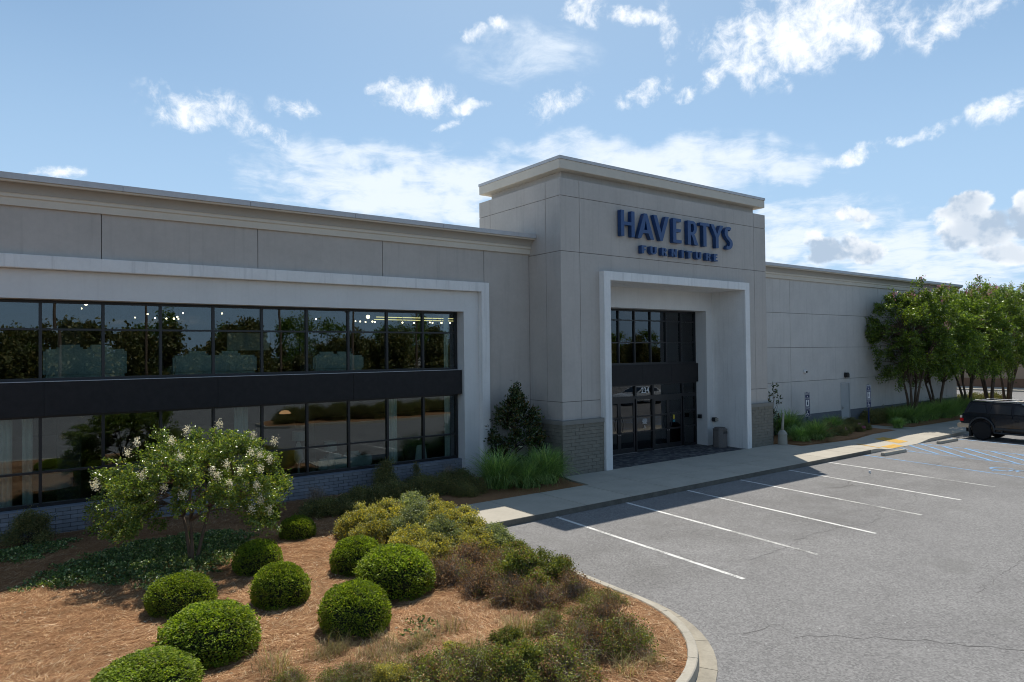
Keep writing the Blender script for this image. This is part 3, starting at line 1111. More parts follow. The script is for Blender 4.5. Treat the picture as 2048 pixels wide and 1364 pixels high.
cornice(-16.0, 15.315, 19.68)
cornice(27.38, 52.4, 19.68)
m = MB()
m.box(-16, 15.33, 19.98, 52, 7.7, 8.2)
m.box(27.38, 52.2, 19.98, 52, 7.7, 8.2)
m.box(15.33, 27.38, 22.8, 52, 7.7, 8.2)
part(m, 'roof', ROOFM)

# painted brick below the windows, laid course by course
m = MB()
m.box(-7.25, 12.53, 19.975, 20.03, 0.05, 0.73)
brick_base = part(m, 'brick_base', MORTAR)
bl, bh = 0.305, 0.098
bm_ = MB()
bm_.box(-bl / 2 + 0.005, bl / 2 - 0.005, -0.045, 0.0, 0.005, bh - 0.005)
brick_me = bm_.mesh('brick', BRICK, bevel=0.006)
bh_half = MB()
bh_half.box(-bl / 4 + 0.005, bl / 4 - 0.005, -0.045, 0.0, 0.005, bh - 0.005)
brick_half = bh_half.mesh('brick_short', BRICK, bevel=0.006)
rnd = random.Random(11)
cands = []
for r in range(7):
    z = 0.055 + r * bh
    x = 12.53 - (bl / 4 if r % 2 else bl / 2)
    if r % 2:
        cands.append((12.53 - bl / 4, z, True))
        x = 12.53 - bl / 2 - bl / 2
    while x > -7.1:
        cands.append((x, z, False))
        x -= bl
cands.sort(key=lambda t: abs(t[0] - 5.2) + (0 if t[1] > 0.1 else 3))
for x, z, half in cands[:300]:
    o = link('brick', brick_half if half else brick_me, brick_base)
    o.location = (x - SO.x, 19.99 + rnd.uniform(-0.003, 0.003) - SO.y, z)
m = MB()
for x, z, half in cands[300:]:
    wd = bl / 2 if half else bl
    m.box(x - wd / 2 + 0.005, x + wd / 2 - 0.005, 19.945, 19.99, z + 0.005, z + bh - 0.005)
part(m, 'brick_courses', BRICK, brick_base, kind='stuff')
m = MB()
m.box(-7.2, 12.52, 19.93, 20.2, 0.742, 0.772)
part(m, 'window_sill', BRICK_SILL)

# storefront glazing --------------------------------------------
mx = [12.50 - 1.317 * k for k in range(16)]


def glazing(name, xsplit, zsplit, yg, label=None, mw=0.066, hw=0.05, deep=0.13, skip=()):
    x0, x1 = min(xsplit), max(xsplit)
    z0, z1 = zsplit[0], zsplit[-1]
    fr = MB()
    fr.box(x0, x1, yg - deep * 0.5, yg + deep * 0.5, z1 - 0.07, z1)
    fr.box(x0, x1, yg - deep * 0.5, yg + deep * 0.5, z0, z0 + 0.085)
    fr.box(x0, x0 + 0.06, yg - deep * 0.5, yg + deep * 0.5, z0 + 0.085, z1 - 0.07)
    fr.box(x1 - 0.06, x1, yg - deep * 0.5, yg + deep * 0.5, z0 + 0.085, z1 - 0.07)
    win = part(fr, name, BLACKM, label=label)
    s = sorted(xsplit)
    for x in s[1:-1]:
        m = MB()
        m.box(x - mw / 2, x + mw / 2, yg - deep * 0.5 + 0.002, yg + deep * 0.5 - 0.002, z0 + 0.085, z1 - 0.07)
        part(m, 'mullion', BLACKM, win)
    for z in zsplit[1:-1]:
        for a, c in zip(s[:-1], s[1:]):
            m = MB()
            m.box(a + mw / 2, c - mw / 2, yg - deep * 0.4, yg + deep * 0.4, z - hw / 2, z + hw / 2)
            part(m, 'transom_bar', BLACKM, win)
    rr = random.Random(int(z0 * 100))
    for i, (a, c) in enumerate(zip(s[:-1], s[1:])):
        for za, zb in zip(zsplit[:-1], zsplit[1:]):
            m = MB()
            t1, t2 = rr.uniform(-0.0016, 0.0016), rr.uniform(-0.0016, 0.0016)
            y0_ = yg
            V = [(a + 0.01, y0_ - t1, za), (c - 0.01, y0_ + t1, za), (c - 0.01, y0_ + t1 + t2, zb), (a + 0.01, y0_ - t1 + t2, zb)]
            V2 = [(x, y + 0.008, z) for x, y, z in V]
            m.add(V + V2, [(0, 1, 2, 3), (7, 6, 5, 4), (0, 4, 5, 1), (2, 6, 7, 3), (1, 5, 6, 2), (3, 7, 4, 0)])
            part(m, 'pane', GLASS, win)
    return win


glazing('showroom_window', mx, [3.80, 5.075, 5.79], 20.22, 'upper band of tinted panes')
glazing('showroom_window', mx, [0.772, 1.60, 2.99], 20.22, 'lower band of tinted panes above the painted brick')
m = MB()
m.box(-7.2, 12.52, 19.935, 19.99, 2.995, 3.80)
fascia = part(m, 'spandrel', BLACKM)
fx_ = [12.50, 8.57, 4.64, 0.71, -3.22, -7.18]
for a, c in zip(fx_[1:], fx_[:-1]):
    m = MB()
    m.box(a + 0.004, c - 0.004, 19.86, 19.934, 2.985, 3.80)
    part(m, 'spandrel_panel', FASCIA, fascia)
m = MB()
m.box(-7.19, 12.51, 19.85, 20.15, 3.803, 3.815)
part(m, 'spandrel_flashing', COPING, fascia)

# tower ---------------------------------------------------------
m = MB()
m.box(15.35, 17.40, 17.935, 22.87, 0.0, 10.38)
m.box(25.50, 27.34, 17.935, 22.87, 0.0, 10.38)
m.box(17.40, 25.50, 17.935, 22.87, 7.0, 10.38)
m.box(15.36, 27.33, 22.3, 22.85, 7.0, 10.38)
tower = part(m, 'tower_wall', SEAM)
zr = [2.0, 2.65, 7.87, 9.79, 10.4]
yf = 17.90


def fpanel(pts):
    m = MB()
    m.prism(pts, yf, 17.934, 'y')
    part(m, 'wall_panel', STUCCO, tower)


xc = [15.32, 16.2, 26.5, 27.37]
for i, (za, zb) in enumerate(zip(zr[:-1], zr[1:])):
    a0 = za + (G if i else 0)
    b0 = zb - (G if i < 3 else 0)
    for k in (0, 2):
        x0 = xc[k] + (G if k else 0)
        x1 = xc[k + 1] - (G if k < 2 else 0)
        fpanel([(x0, a0), (x1, a0), (x1, b0), (x0, b0)])
    xa, xb = 16.2 + G, 26.5 - G
    if i == 0:
        fpanel([(xa, a0), (17.118, a0), (17.118, b0), (xa, b0)])
        fpanel([(25.782, a0), (xb, a0), (xb, b0), (25.782, b0)])
    elif i == 1:
        fpanel([(xa, a0), (17.118, a0), (17.118, 7.262), (25.782, 7.262), (25.782, a0), (xb, a0), (xb, b0), (xa, b0)])
    else:
        fpanel([(xa, a0), (xb, a0), (xb, b0), (xa, b0)])
    ys = [17.9345, 18.70, 22.14, 22.87]
    for j in range(3):
        ya = ys[j] + (G if j else 0)
        yb = ys[j + 1] - (G if j < 2 else 0)
        m = MB()
        m.box(15.32, 15.349, ya, yb, a0, b0)
        part(m, 'wall_panel', STUCCO, tower)
        m = MB()
        m.box(27.341, 27.37, ya, yb, a0, b0)
        part(m, 'wall_panel', STUCCO, tower)
    m = MB()
    m.box(15.32, 27.37, 22.871, 22.90, a0, b0)
    part(m, 'wall_panel', STUCCO, tower)
r_ = 0.36
m = MB()
m.box(15.32 + r_, 27.37 - r_, 17.9 + r_, 22.9 - r_, 10.38, 10.8)
frieze = part(m, 'frieze', STUCCO)
m = MB()
m.box(15.33, 27.36, 17.91, 22.89, 10.385, 10.402)
part(m, 'ledge', CORNICE, frieze)
m = MB()
m.box(15.32, 27.37, 17.90, 22.90, 10.73, 11.06)
cap = part(m, 'tower_cornice', CORNICE, bevel=0.01)
x = 15.30
while x < 27.38:
    m = MB()
    m.box(x + 0.003, min(x + 3.03, 27.39) - 0.003, 17.875, 22.925, 11.062, 11.17)
    part(m, 'coping', COPING, cap)
    x += 3.03

# portal
m = MB()
m.prism([(17.12, 0.10), (17.12, 7.26), (25.78, 7.26), (25.78, 0.10), (25.46, 0.10), (25.46, 6.94), (17.45, 6.94), (17.45, 0.10)], 17.65, 19.45, 'y')
portal = part(m, 'entrance_portal', STUCCO_L, bevel=0.012)
m = MB()
m.prism([(17.452, 0.10), (17.452, 6.938), (25.458, 6.938), (25.458, 0.10), (25.05, 0.10), (25.05, 6.12), (17.85, 6.12), (17.85, 0.10)], 19.40, 20.3, 'y')
part(m, 'portal_back_wall', STUCCO_W)
for lx in (19.1, 21.45, 23.8):
    m = MB()
    m.lathe([(0.0, 6.925), (0.09, 6.925), (0.11, 6.937)], (lx, 18.55, 0), 16)
    part(m, 'recessed_downlight', WHITE, portal)

# stone base of the tower, block by block
m = MB()
m.box(15.215, 17.118, 17.785, 19.676, 0.0, 1.86)
m.box(25.782, 27.495, 17.785, 19.676, 0.0, 1.86)
stone = part(m, 'stone_base', STONE_J)
bl2, bh2 = 0.40, 0.124
pb = MB()
pb.box(-bl2 / 2 + 0.003, bl2 / 2 - 0.003, -0.035, 0, 0.003, bh2 - 0.003)
sb_me = pb.mesh('stone_block', STONE, bevel=0.005)
rnd = random.Random(5)


def lay(x0, x1, yv, along='x', xv=0.0):
    for r in range(14):
        z = 0.13 + r * bh2
        L = x1 - x0
        n = round(L / bl2)
        off = 0.5 if r % 2 else 0.0
        k = -off
        while k < n:
            a, c = max(0, k), min(n, k + 1)
            if c - a > 0.05:
                wdt = (c - a) * L / n
                cx = x0 + (a + c) / 2 * L / n
                o = link('stone_block', sb_me, stone)
                o.scale = (wdt / bl2, 1, 1)
                if along == 'x':
                    o.location = (cx - SO.x, yv - SO.y + rnd.uniform(-0.004, 0.004), z)
                else:
                    o.rotation_euler = (0, 0, -PI / 2)
                    o.location = (xv - SO.x + rnd.uniform(-0.004, 0.004), cx - SO.y, z)
            k += 1


lay(15.18, 17.118, 17.785)
lay(25.782, 27.53, 17.785)
lay(17.785, 19.68, 0, 'y', 15.215)
m = MB()
m.prism([(15.14, 17.71), (17.116, 17.71), (17.116, 17.92), (15.33, 17.92), (15.33, 19.675), (15.14, 19.675)], 1.868, 2.02)
part(m, 'stone_cap', STONECAP, stone, bevel=0.01)
m = MB()
m.prism([(25.784, 17.71), (27.57, 17.71), (27.57, 19.675), (27.36, 19.675), (27.36, 17.92), (25.784, 17.92)], 1.868, 2.02)
part(m, 'stone_cap', STONECAP, stone, bevel=0.01)

# entrance glazing
ex = [17.85, 18.2, 19.2, 20.19, 21.12, 22.10, 23.08, 24.05, 25.05]
glazing('entrance_window', ex, [3.80, 4.73, 5.66, 6.11], 20.05, 'tall grid of tinted panes over the entrance', mw=0.06)
m = MB()
m.box(17.86, 25.06, 19.92, 20.0, 2.985, 3.80)
esp = part(m, 'entrance_spandrel', BLACKM)
for a, c in ((17.86, 19.65), (19.65, 21.45), (21.45, 23.25), (23.25, 25.07)):
    m = MB()
    m.box(a + 0.003, c - 0.003, 19.87, 19.92, 2.975, 3.805)
    part(m, 'spandrel_panel', FASCIA, esp)
glazing('transom_window', [17.85, 19.22, 21.13, 22.20, 24.13, 25.05], [2.40, 2.99], 20.05, 'row of panes between doors and spandrel', mw=0.09)
side = glazing('side_light', [24.13, 25.05], [0.15, 1.0, 1.71, 2.40], 20.05, 'fixed side panel right of the doors')
glazing('side_light', [17.85, 18.6, 19.22], [0.15, 1.0, 1.71, 2.40], 20.05, 'fixed side panel left of the doors')
glazing('side_light', [21.13, 22.20], [0.15, 0.98, 1.62, 2.40], 20.05, 'fixed panel between the two pairs of doors')


def door_leaf(x0, x1, hinge_left):
    yg = 20.05
    st = 0.085
    fr = MB()
    fr.box(x0, x0 + st, yg - 0.03, yg + 0.03, 0.17, 2.36)
    fr.box(x1 - st, x1, yg - 0.03, yg + 0.03, 0.17, 2.36)
    fr.box(x0 + st, x1 - st, yg - 0.03, yg + 0.03, 2.22, 2.36)
    fr.box(x0 + st, x1 - st, yg - 0.03, yg + 0.03, 0.17, 0.36)
    fr.box(x0 + st, x1 - st, yg - 0.028, yg + 0.028, 0.95, 1.01)
    fr.box(x0 + st, x1 - st, yg - 0.028, yg + 0.028, 1.58, 1.66)
    d = part(fr, 'door', BLACKM, label='glazed black entrance door with a bowed pull')
    for za, zb in ((0.36, 0.95), (1.01, 1.58), (1.66, 2.22)):
        m = MB()
        m.box(x0 + st, x1 - st, yg - 0.004, yg + 0.004, za, zb)
        part(m, 'pane', GLASS, d)
    hx = x1 - 0.05 if hinge_left else x0 + 0.05
    s = -1 if hinge_left else 1
    pts = [(hx, yg - 0.03, 1.0)]
    for k in range(9):
        q = k / 8
        pts.append((hx + s * 0.075 * math.sin(q * PI) * 1.4, yg - 0.09, 1.02 + 0.66 * q))
    pts.append((hx, yg - 0.03, 1.70))
    m = MB()
    m.tube(pts, 0.013, 8)
    part(m, 'handle', BLACKM, d)
    m = MB()
    m.lathe([(0.0, -0.012), (0.022, -0.012), (0.022, 0.012), (0.0, 0.012)], (hx, yg - 0.038, 0.93), 12, 'y')
    part(m, 'lock', STEEL, d)


for (a, c) in ((19.27, 21.09), (22.25, 24.08)):
    mid = (a + c) / 2
    door_leaf(a, mid - 0.004, True)
    door_leaf(mid + 0.004, c, False)
    m = MB()
    m.box(a - 0.05, c + 0.05, 19.95, 20.15, 0.150, 0.168)
    part(m, 'threshold', STEEL)
    m = MB()
    m.box(a - 0.05, c + 0.05, 20.0, 20.1, 2.362, 2.40)
    part(m, 'door_header', BLACKM)


def text_mesh(name, s, size, mat, extr=0.0, bold=0.0):
    cu = bpy.data.curves.new(name, 'FONT')
    cu.body = s
    cu.size = size
    cu.align_x = 'CENTER'
    cu.align_y = 'CENTER'
    cu.extrude = extr
    cu.offset = bold
    tmp = bpy.data.objects.new('tmp', cu)
    COL.objects.link(tmp)
    dg = bpy.context.evaluated_depsgraph_get()
    me = bpy.data.meshes.new_from_object(tmp.evaluated_get(dg))
    me.name = name
    me.materials.clear()
    me.materials.append(mat)
    bpy.data.objects.remove(tmp)
    bpy.data.curves.remove(cu)
    return me


def on_face(me, name, x, y, z, parent=store, o=SO, rot=(PI / 2, 0, 0), **kw):
    ob = link(name, me, parent, **kw)
    ob.rotation_euler = rot
    ob.location = (x - o.x, y - o.y, z - o.z)
    return ob


on_face(text_mesh('street_number', '234', 0.33, WHITE, 0.001, 0.003), 'street_number', 21.74, 20.03, 2.70, label='white number 234 on the transom pane')
# small white print on the fixed pane between the doors
dec = MB()
rnd = random.Random(3)
for k, (wd, zz) in enumerate([(0.20, 1.50), (0.30, 1.465), (0.26, 1.43), (0.32, 1.40), (0.24, 1.37), (0.18, 1.34), (0.26, 1.31), (0.05, 1.22), (0.06, 1.17), (0.16, 1.12)]):
    x = 21.70 - wd / 2
    while x < 21.70 + wd / 2:
        l_ = rnd.uniform(0.02, 0.05)
        dec.box(x, min(x + l_, 21.7 + wd / 2 + 0.01), 20.036, 20.040, zz - 0.009, zz + 0.009)
        x += l_ + 0.012
part(dec, 'window_decal', WHITE, label='small white opening-hours print on the middle pane')
# yellow and teal sticker on the far door
dy, dt = MB(), MB()
dy.prism([(23.55 + 0.06 * math.cos(rad(a)), 1.47 + 0.11 * math.sin(rad(a))) for a in range(0, 360, 30)], 20.030, 20.034, 'y')
dt.box(23.48, 23.62, 20.030, 20.034, 1.25, 1.35)
STY = mottled('sticker_yellow', (0.55, 0.45, 0.04), 0.05, 5, 0.5, 0)
STT = mottled('sticker_teal', (0.04, 0.22, 0.28), 0.05, 5, 0.5, 0)
part(dy, 'door_sticker', STY)
part(dt, 'door_sticker', STT)

# right wing ----------------------------------------------------
m = MB()
m.box(27.38, 37.0, 19.79, 20.3, 0.0, 8.45)
m.box(37.93, 52.17, 19.79, 20.3, 0.0, 8.45)
m.box(37.0, 37.93, 19.79, 20.3, 2.47, 8.45)
m.box(51.9, 52.17, 20.3, 52, 0.0, 8.45)
right_wall = part(m, 'wing_wall', SEAM)
xcol = [27.38, 32.15, 41.4, 50.6, 52.2]
zrow = [0.98, 2.71, 4.46, 6.22, 7.96]
for i in range(4):
    for j in range(4):
        x0 = xcol[j] + (G if j else 0)
        x1 = xcol[j + 1] - (G if j < 3 else 0)
        z0 = zrow[i] + (G if i else 0)
        z1 = zrow[i + 1] - (G if i < 3 else 0)
        m = MB()
        if i == 0 and j == 1:
            m.prism([(x0, z0), (36.97, z0), (36.97, 2.50), (37.96, 2.50), (37.96, z0), (x1, z0), (x1, z1), (x0, z1)], 19.68, 19.785, 'y')
        else:
            m.box(x0, x1, 19.68, 19.785, z0, z1)
        part(m, 'wall_panel', STUCCO_R, right_wall)
m = MB()
m.box(52.175, 52.20, 19.79, 52, 0.98, 7.96)
part(m, 'wall_panel', STUCCO_R, right_wall)
for a, c in ((27.58, 36.96), (37.97, 52.22)):
    m = MB()
    m.box(a, c, 19.64, 19.782, 0.05, 0.95)
    m.box(a, c, 19.66, 19.782, 0.955, 0.976)
    part(m, 'plinth', PLINTH, right_wall)
m = MB()
m.prism([(36.97, 0.16), (36.97, 2.495), (37.96, 2.495), (37.96, 0.16), (37.90, 0.16), (37.90, 2.44), (37.03, 2.44), (37.03, 0.16)], 19.665, 19.79, 'y')
part(m, 'service_door_frame', DOOR_P)
m = MB()
m.box(37.035, 37.895, 19.71, 19.755, 0.17, 2.435)
sd = part(m, 'service_door', DOOR_P, label='plain pale service door in the long right wall')
m = MB()
m.box(37.09, 37.15, 19.69, 19.71, 1.0, 1.30)
m.box(37.09, 37.27, 19.655, 19.69, 1.08, 1.12)
part(m, 'handle', STEEL, sd)
m = MB()
m.box(36.99, 37.94, 19.655, 19.664, 2.44, 2.49)
part(m, 'drip_cap', COPING, sd)

# inside: floors, ceilings, back wall
def inner(m, name, mat):
    return part(m, name, mat)


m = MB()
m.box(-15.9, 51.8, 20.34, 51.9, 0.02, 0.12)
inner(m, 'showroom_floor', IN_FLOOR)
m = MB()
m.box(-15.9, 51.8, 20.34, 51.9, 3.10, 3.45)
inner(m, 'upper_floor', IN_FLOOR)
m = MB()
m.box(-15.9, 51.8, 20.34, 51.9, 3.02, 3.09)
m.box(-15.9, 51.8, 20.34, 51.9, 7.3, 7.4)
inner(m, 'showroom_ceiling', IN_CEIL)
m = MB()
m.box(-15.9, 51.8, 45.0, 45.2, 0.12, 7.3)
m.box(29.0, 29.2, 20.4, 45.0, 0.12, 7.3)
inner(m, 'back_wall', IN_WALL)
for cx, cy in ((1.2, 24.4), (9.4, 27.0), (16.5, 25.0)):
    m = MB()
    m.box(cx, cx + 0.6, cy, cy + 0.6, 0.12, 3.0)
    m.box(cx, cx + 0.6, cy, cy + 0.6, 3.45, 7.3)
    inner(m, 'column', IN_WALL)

# ------------------------------------------------------------------ blue letters on the tower
letters = empty('store_sign', (18.0, 17.9, 8.0), 'raised blue letters reading HAVERTYS over smaller FURNITURE on the entrance tower', 'sign')
LO = Vector((18.0, 17.9, 8.0))


def letter(outline, holes, x0, x1, z0, z1, name='letter', depth=0.17, proud=0.04):
    """outline and holes in 0..1 x 0..1, placed on the tower's front"""
    cu = bpy.data.curves.new('letter', 'CURVE')
    cu.dimensions = '2D'
    cu.fill_mode = 'BOTH'
    cu.extrude = depth / 2
    for pts in [outline] + holes:
        sp = cu.splines.new('POLY')
        sp.points.add(len(pts) - 1)
        for i, (a, c) in enumerate(pts):
            sp.points[i].co = (x0 + a * (x1 - x0), z0 + c * (z1 - z0), 0, 1)
        sp.use_cyclic_u = True
    tmp = bpy.data.objects.new('tmp', cu)
    COL.objects.link(tmp)
    dg = bpy.context.evaluated_depsgraph_get()
    me = bpy.data.meshes.new_from_object(tmp.evaluated_get(dg))
    me.name = name
    me.materials.clear()
    me.materials.append(BLUE)
    bpy.data.objects.remove(tmp)
    bpy.data.curves.remove(cu)
    ob = link(name, me, letters)
    ob.rotation_euler = (PI / 2, 0, 0)
    ob.location = (-LO.x, -(proud + depth / 2), -LO.z)
    return ob


def arc(cx, cy, rx, ry, a0, a1, n=12):
    return [(cx + rx * math.cos(rad(a0 + (a1 - a0) * i / n)), cy + ry * math.sin(rad(a0 + (a1 - a0) * i / n))) for i in range(n + 1)]


def glyph(ch, t=0.24, h=0.13):
    """t: stem width as a share of the letter's width, h: bar height as a share of its height"""
    if ch == 'H':
        return [(0, 0), (t, 0), (t, .44), (1 - t, .44), (1 - t, 0), (1, 0), (1, 1), (1 - t, 1), (1 - t, .44 + h), (t, .44 + h), (t, 1), (0, 1)], []
    if ch == 'A':
        k = t * 0.98
        return [(0, 0), (k, 0), (k + .125, .22), (1 - k - .125, .22), (1 - k, 0), (1, 0), (.5 + t * .42, 1), (.5 - t * .42, 1)], [[(.5, .74), (k + .19, .22 + h), (1 - k - .19, .22 + h)]]
    if ch == 'V':
        k = t * 1.0
        return [(0, 1), (k, 1), (.5, .32), (1 - k, 1), (1, 1), (.5 + t * .36, 0), (.5 - t * .36, 0)], []
    if ch == 'E':
        return [(0, 0), (1, 0), (1, h), (t * 1.1, h), (t * 1.1, .45), (.88, .45), (.94, .45 + h), (t * 1.1, .45 + h), (t * 1.1, 1 - h), (.97, 1 - h), (.97, 1), (0, 1)], []
    if ch == 'F':
        return [(0, 0), (t * 1.1, 0), (t * 1.1, .42), (.85, .42), (.85, .42 + h), (t * 1.1, .42 + h), (t * 1.1, 1 - h), (1, 1 - h), (1, 1), (0, 1)], []
    if ch == 'R':
        out = [(0, 0), (t, 0), (t, .44)] + [(t + .06, .40), (t + .20, .28), (1 - t - .10, .02), (1 - t - .06, 0), (1.02, 0), (.90, .14), (.72, .36), (.62, .44)]
        out += arc(.50, .72, .38, .28, -62, 90, 12) + [(0, 1)]
        hole = [(t, .52), (.42, .53)] + arc(.46, .72, .38 - t * .85, .28 - h * .85, -70, 80, 8) + [(.42, 1 - h), (t, 1 - h)]
        return out, [hole]
    if ch == 'T':
        return [(.5 - t / 2, 0), (.5 + t / 2, 0), (.5 + t / 2, 1 - h), (1, 1 - h), (1, 1), (0, 1), (0, 1 - h), (.5 - t / 2, 1 - h)], []
    if ch == 'Y':
        return [(.5 - t / 2, 0), (.5 + t / 2, 0), (.5 + t / 2, .46), (1, 1), (1 - t * 1.15, 1), (.5, .60), (t * 1.15, 1), (0, 1), (.5 - t / 2, .46)], []
    if ch == 'S':
        # a snaking stroke of even width
        c = arc(.52, .735, .30, .20, 50, 180, 10)[0:] + [(.24, .64), (.36, .53), (.60, .43), (.76, .33)]
        c2 = arc(.46, .265, .30, .20, 0, -130, 10)
        pts = [Vector(p) for p in c + c2]
        L, R_ = [], []
        for i, p in enumerate(pts):
            d = (pts[min(i + 1, len(pts) - 1)] - pts[max(i - 1, 0)])
            n = Vector((-d.y * 1.0, d.x * 1.0))
            n.normalize()
            L.append((p.x + n.x * t * .55, p.y + n.y * h * .55))
            R_.append((p.x - n.x * t * .55, p.y - n.y * h * .55))
        return L + R_[::-1], []
    if ch == 'U':
        return [(0, 1), (0, .36)] + arc(.5, .36, .5, .36, 180, 360, 12) + [(1, 1), (1 - t, 1), (1 - t, .36)] + arc(.5, .36, .5 - t, .36 - h, 0, -180, 10) + [(t, 1)], []
    if ch == 'N':
        return [(0, 0), (t, 0), (t, .60), (1 - t, 0), (1, 0), (1, 1), (1 - t, 1), (1 - t, .42), (t, 1), (0, 1)], []
    if ch == 'I':
        return [(0, 0), (1, 0), (1, 1), (0, 1)], []


zb_, zt_ = 8.605, 9.56
for ch, x0, x1, t in (('H', 18.05, 18.77, .24), ('A', 18.92, 19.82, .22), ('V', 19.80, 20.68, .22), ('E', 20.92, 21.42, .34), ('R', 21.80, 22.44, .28),
                      ('T', 22.57, 23.16, .34), ('Y', 23.24, 24.08, .22), ('S', 24.13, 24.76, .30)):
    o_, h_ = glyph(ch, t, 0.125)
    letter(o_, h_, x0, x1, zb_, zt_)
for ch, x0, x1, t in (('F', 19.13, 19.39, .46), ('U', 19.61, 19.96, .33), ('R', 20.25, 20.56, .36), ('N', 20.81, 21.13, .33), ('I', 21.40, 21.54, 1), ('T', 21.70, 22.05, .38),
                      ('U', 22.27, 22.62, .33), ('R', 22.93, 23.25, .36), ('E', 23.42, 23.67, .46)):
    o_, h_ = glyph(ch, t, 0.19)
    letter(o_, h_, x0, x1, 8.045, 8.345)

# ------------------------------------------------------------------ plants


def unit(v):
    return v / np.maximum(1e-9, np.linalg.norm(v, axis=1, keepdims=True))


def leaves(Pn, L, W, rng_, outward=None, flat=0.0, fold=0.18):
    """folded diamond leaves: two triangles each, at points Pn (n,3), length L, width W (arrays or numbers)"""
    n = len(Pn)
    d = rng_.normal(size=(n, 3))
    if outward is not None:
        d = d * 0.75 + outward
    d[:, 2] *= (1 - flat)
    d = unit(d)
    a = rng_.normal(size=(n, 3))
    s = unit(np.cross(d, a))
    nn = np.cross(s, d)
    L = np.broadcast_to(np.asarray(L, dtype=float), (n,))[:, None] * rng_.uniform(0.7, 1.3, (n, 1))
    W = np.broadcast_to(np.asarray(W, dtype=float), (n,))[:, None] * rng_.uniform(0.7, 1.3, (n, 1))
    p0 = Pn
    p2 = Pn + d * L
    m = Pn + d * L * 0.45
    p1 = m + s * W * 0.5 + nn * W * fold
    p3 = m - s * W * 0.5 + nn * W * fold
    V = np.stack([p0, p1, p2, p3], 1).reshape(-1, 3)
    i = np.arange(n)[:, None] * 4
    F = np.concatenate([i + np.array([[0, 1, 2]]), i + np.array([[0, 2, 3]])], 0)
    return V, F


def twigs(A, B, wd, rng_, sag=0.0, segs=3):
    """thin three-sided-looking ribbons from A to B (n,3), crossed so they show from all sides"""
    n = len(A)
    out_v, out_f = [], []
    d = unit(B - A)
    s = unit(np.cross(d, rng_.normal(size=(n, 3))))
    mid_off = rng_.normal(size=(n, 3)) * (np.linalg.norm(B - A, axis=1, keepdims=True) * 0.09)
    pts = []
    for k in range(segs + 1):
        t = k / segs
        p = A * (1 - t) + B * t + mid_off * math.sin(PI * t)
        p[:, 2] -= sag * t * t
        w_ = wd * (1 - 0.7 * t)
        pts.append(p + s * w_)
        pts.append(p - s * w_)
    V = np.stack(pts, 1).reshape(-1, 3)
    m = 2 * (segs + 1)
    i = np.arange(n)[:, None] * m
    F = np.concatenate([i + np.array([[2 * k, 2 * k + 1, 2 * k + 3, 2 * k + 2]]) for k in range(segs)], 0)
    return V, F


def vnoise(p, seed, f=3.0):
    a = seed * 1.7
    return (np.sin(p[:, 0] * f + a) * np.cos(p[:, 1] * f * 1.13 + a * 2.1) + np.sin(p[:, 2] * f * 1.31 + a * .7 + p[:, 0] * f * 0.6) +
            0.6 * np.sin(p[:, 0] * f * 2.3 - p[:, 1] * f * 2.1 + a)) / 2.6


# clipped box balls
def box_ball_meshes(seed, n=19000):
    r = np.random.default_rng(seed)
    u = unit(r.normal(size=(n, 3)))
    u[:, 2] = np.where(u[:, 2] < -0.55, -u[:, 2], u[:, 2])
    shape = 1.0 + 0.055 * vnoise(u, seed, 2.6) + 0.035 * vnoise(u, seed + 3, 7.0)
    rr = shape * (1.0 - 0.16 * r.random(n) ** 1.6)
    # a squarish clipped outline: flat-topped and full at the sides
    P_ = u * rr[:, None]
    P_[:, 2] = np.sign(P_[:, 2]) * np.abs(P_[:, 2]) ** 0.92
    k = vnoise(u, seed + 9, 13.0)
    keep = r.random(n) < 0.72 + 0.75 * k
    P_, u = P_[keep], u[keep]
    # stray shoots stand a little proud of the clipped face, and a few spots have thinned out
    m = 420
    us = unit(r.normal(size=(70, 3)))
    us[:, 2] = np.abs(us[:, 2])
    q = r.integers(0, 70, m)
    extra = us[q] * (1.0 + 0.08 * r.random((m, 1)) ** 1.5) + r.normal(0, 0.014, (m, 3))
    bald = unit(r.normal(size=(3, 3)))
    near = (u @ bald.T).max(1)
    keep2 = (near < 0.975) | (r.random(len(u)) < 0.5)
    P_, u = np.concatenate([P_[keep2], extra]), np.concatenate([u[keep2], us[q]])
    V, F = leaves(P_, 0.064, 0.042, r, outward=u * 0.9)
    leaf = tri_mesh('foliage', V, F, LEAF_BOX)
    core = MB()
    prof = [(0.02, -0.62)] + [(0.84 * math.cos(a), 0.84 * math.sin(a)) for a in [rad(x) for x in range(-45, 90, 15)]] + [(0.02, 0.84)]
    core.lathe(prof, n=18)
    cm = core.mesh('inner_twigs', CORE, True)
    return leaf, cm


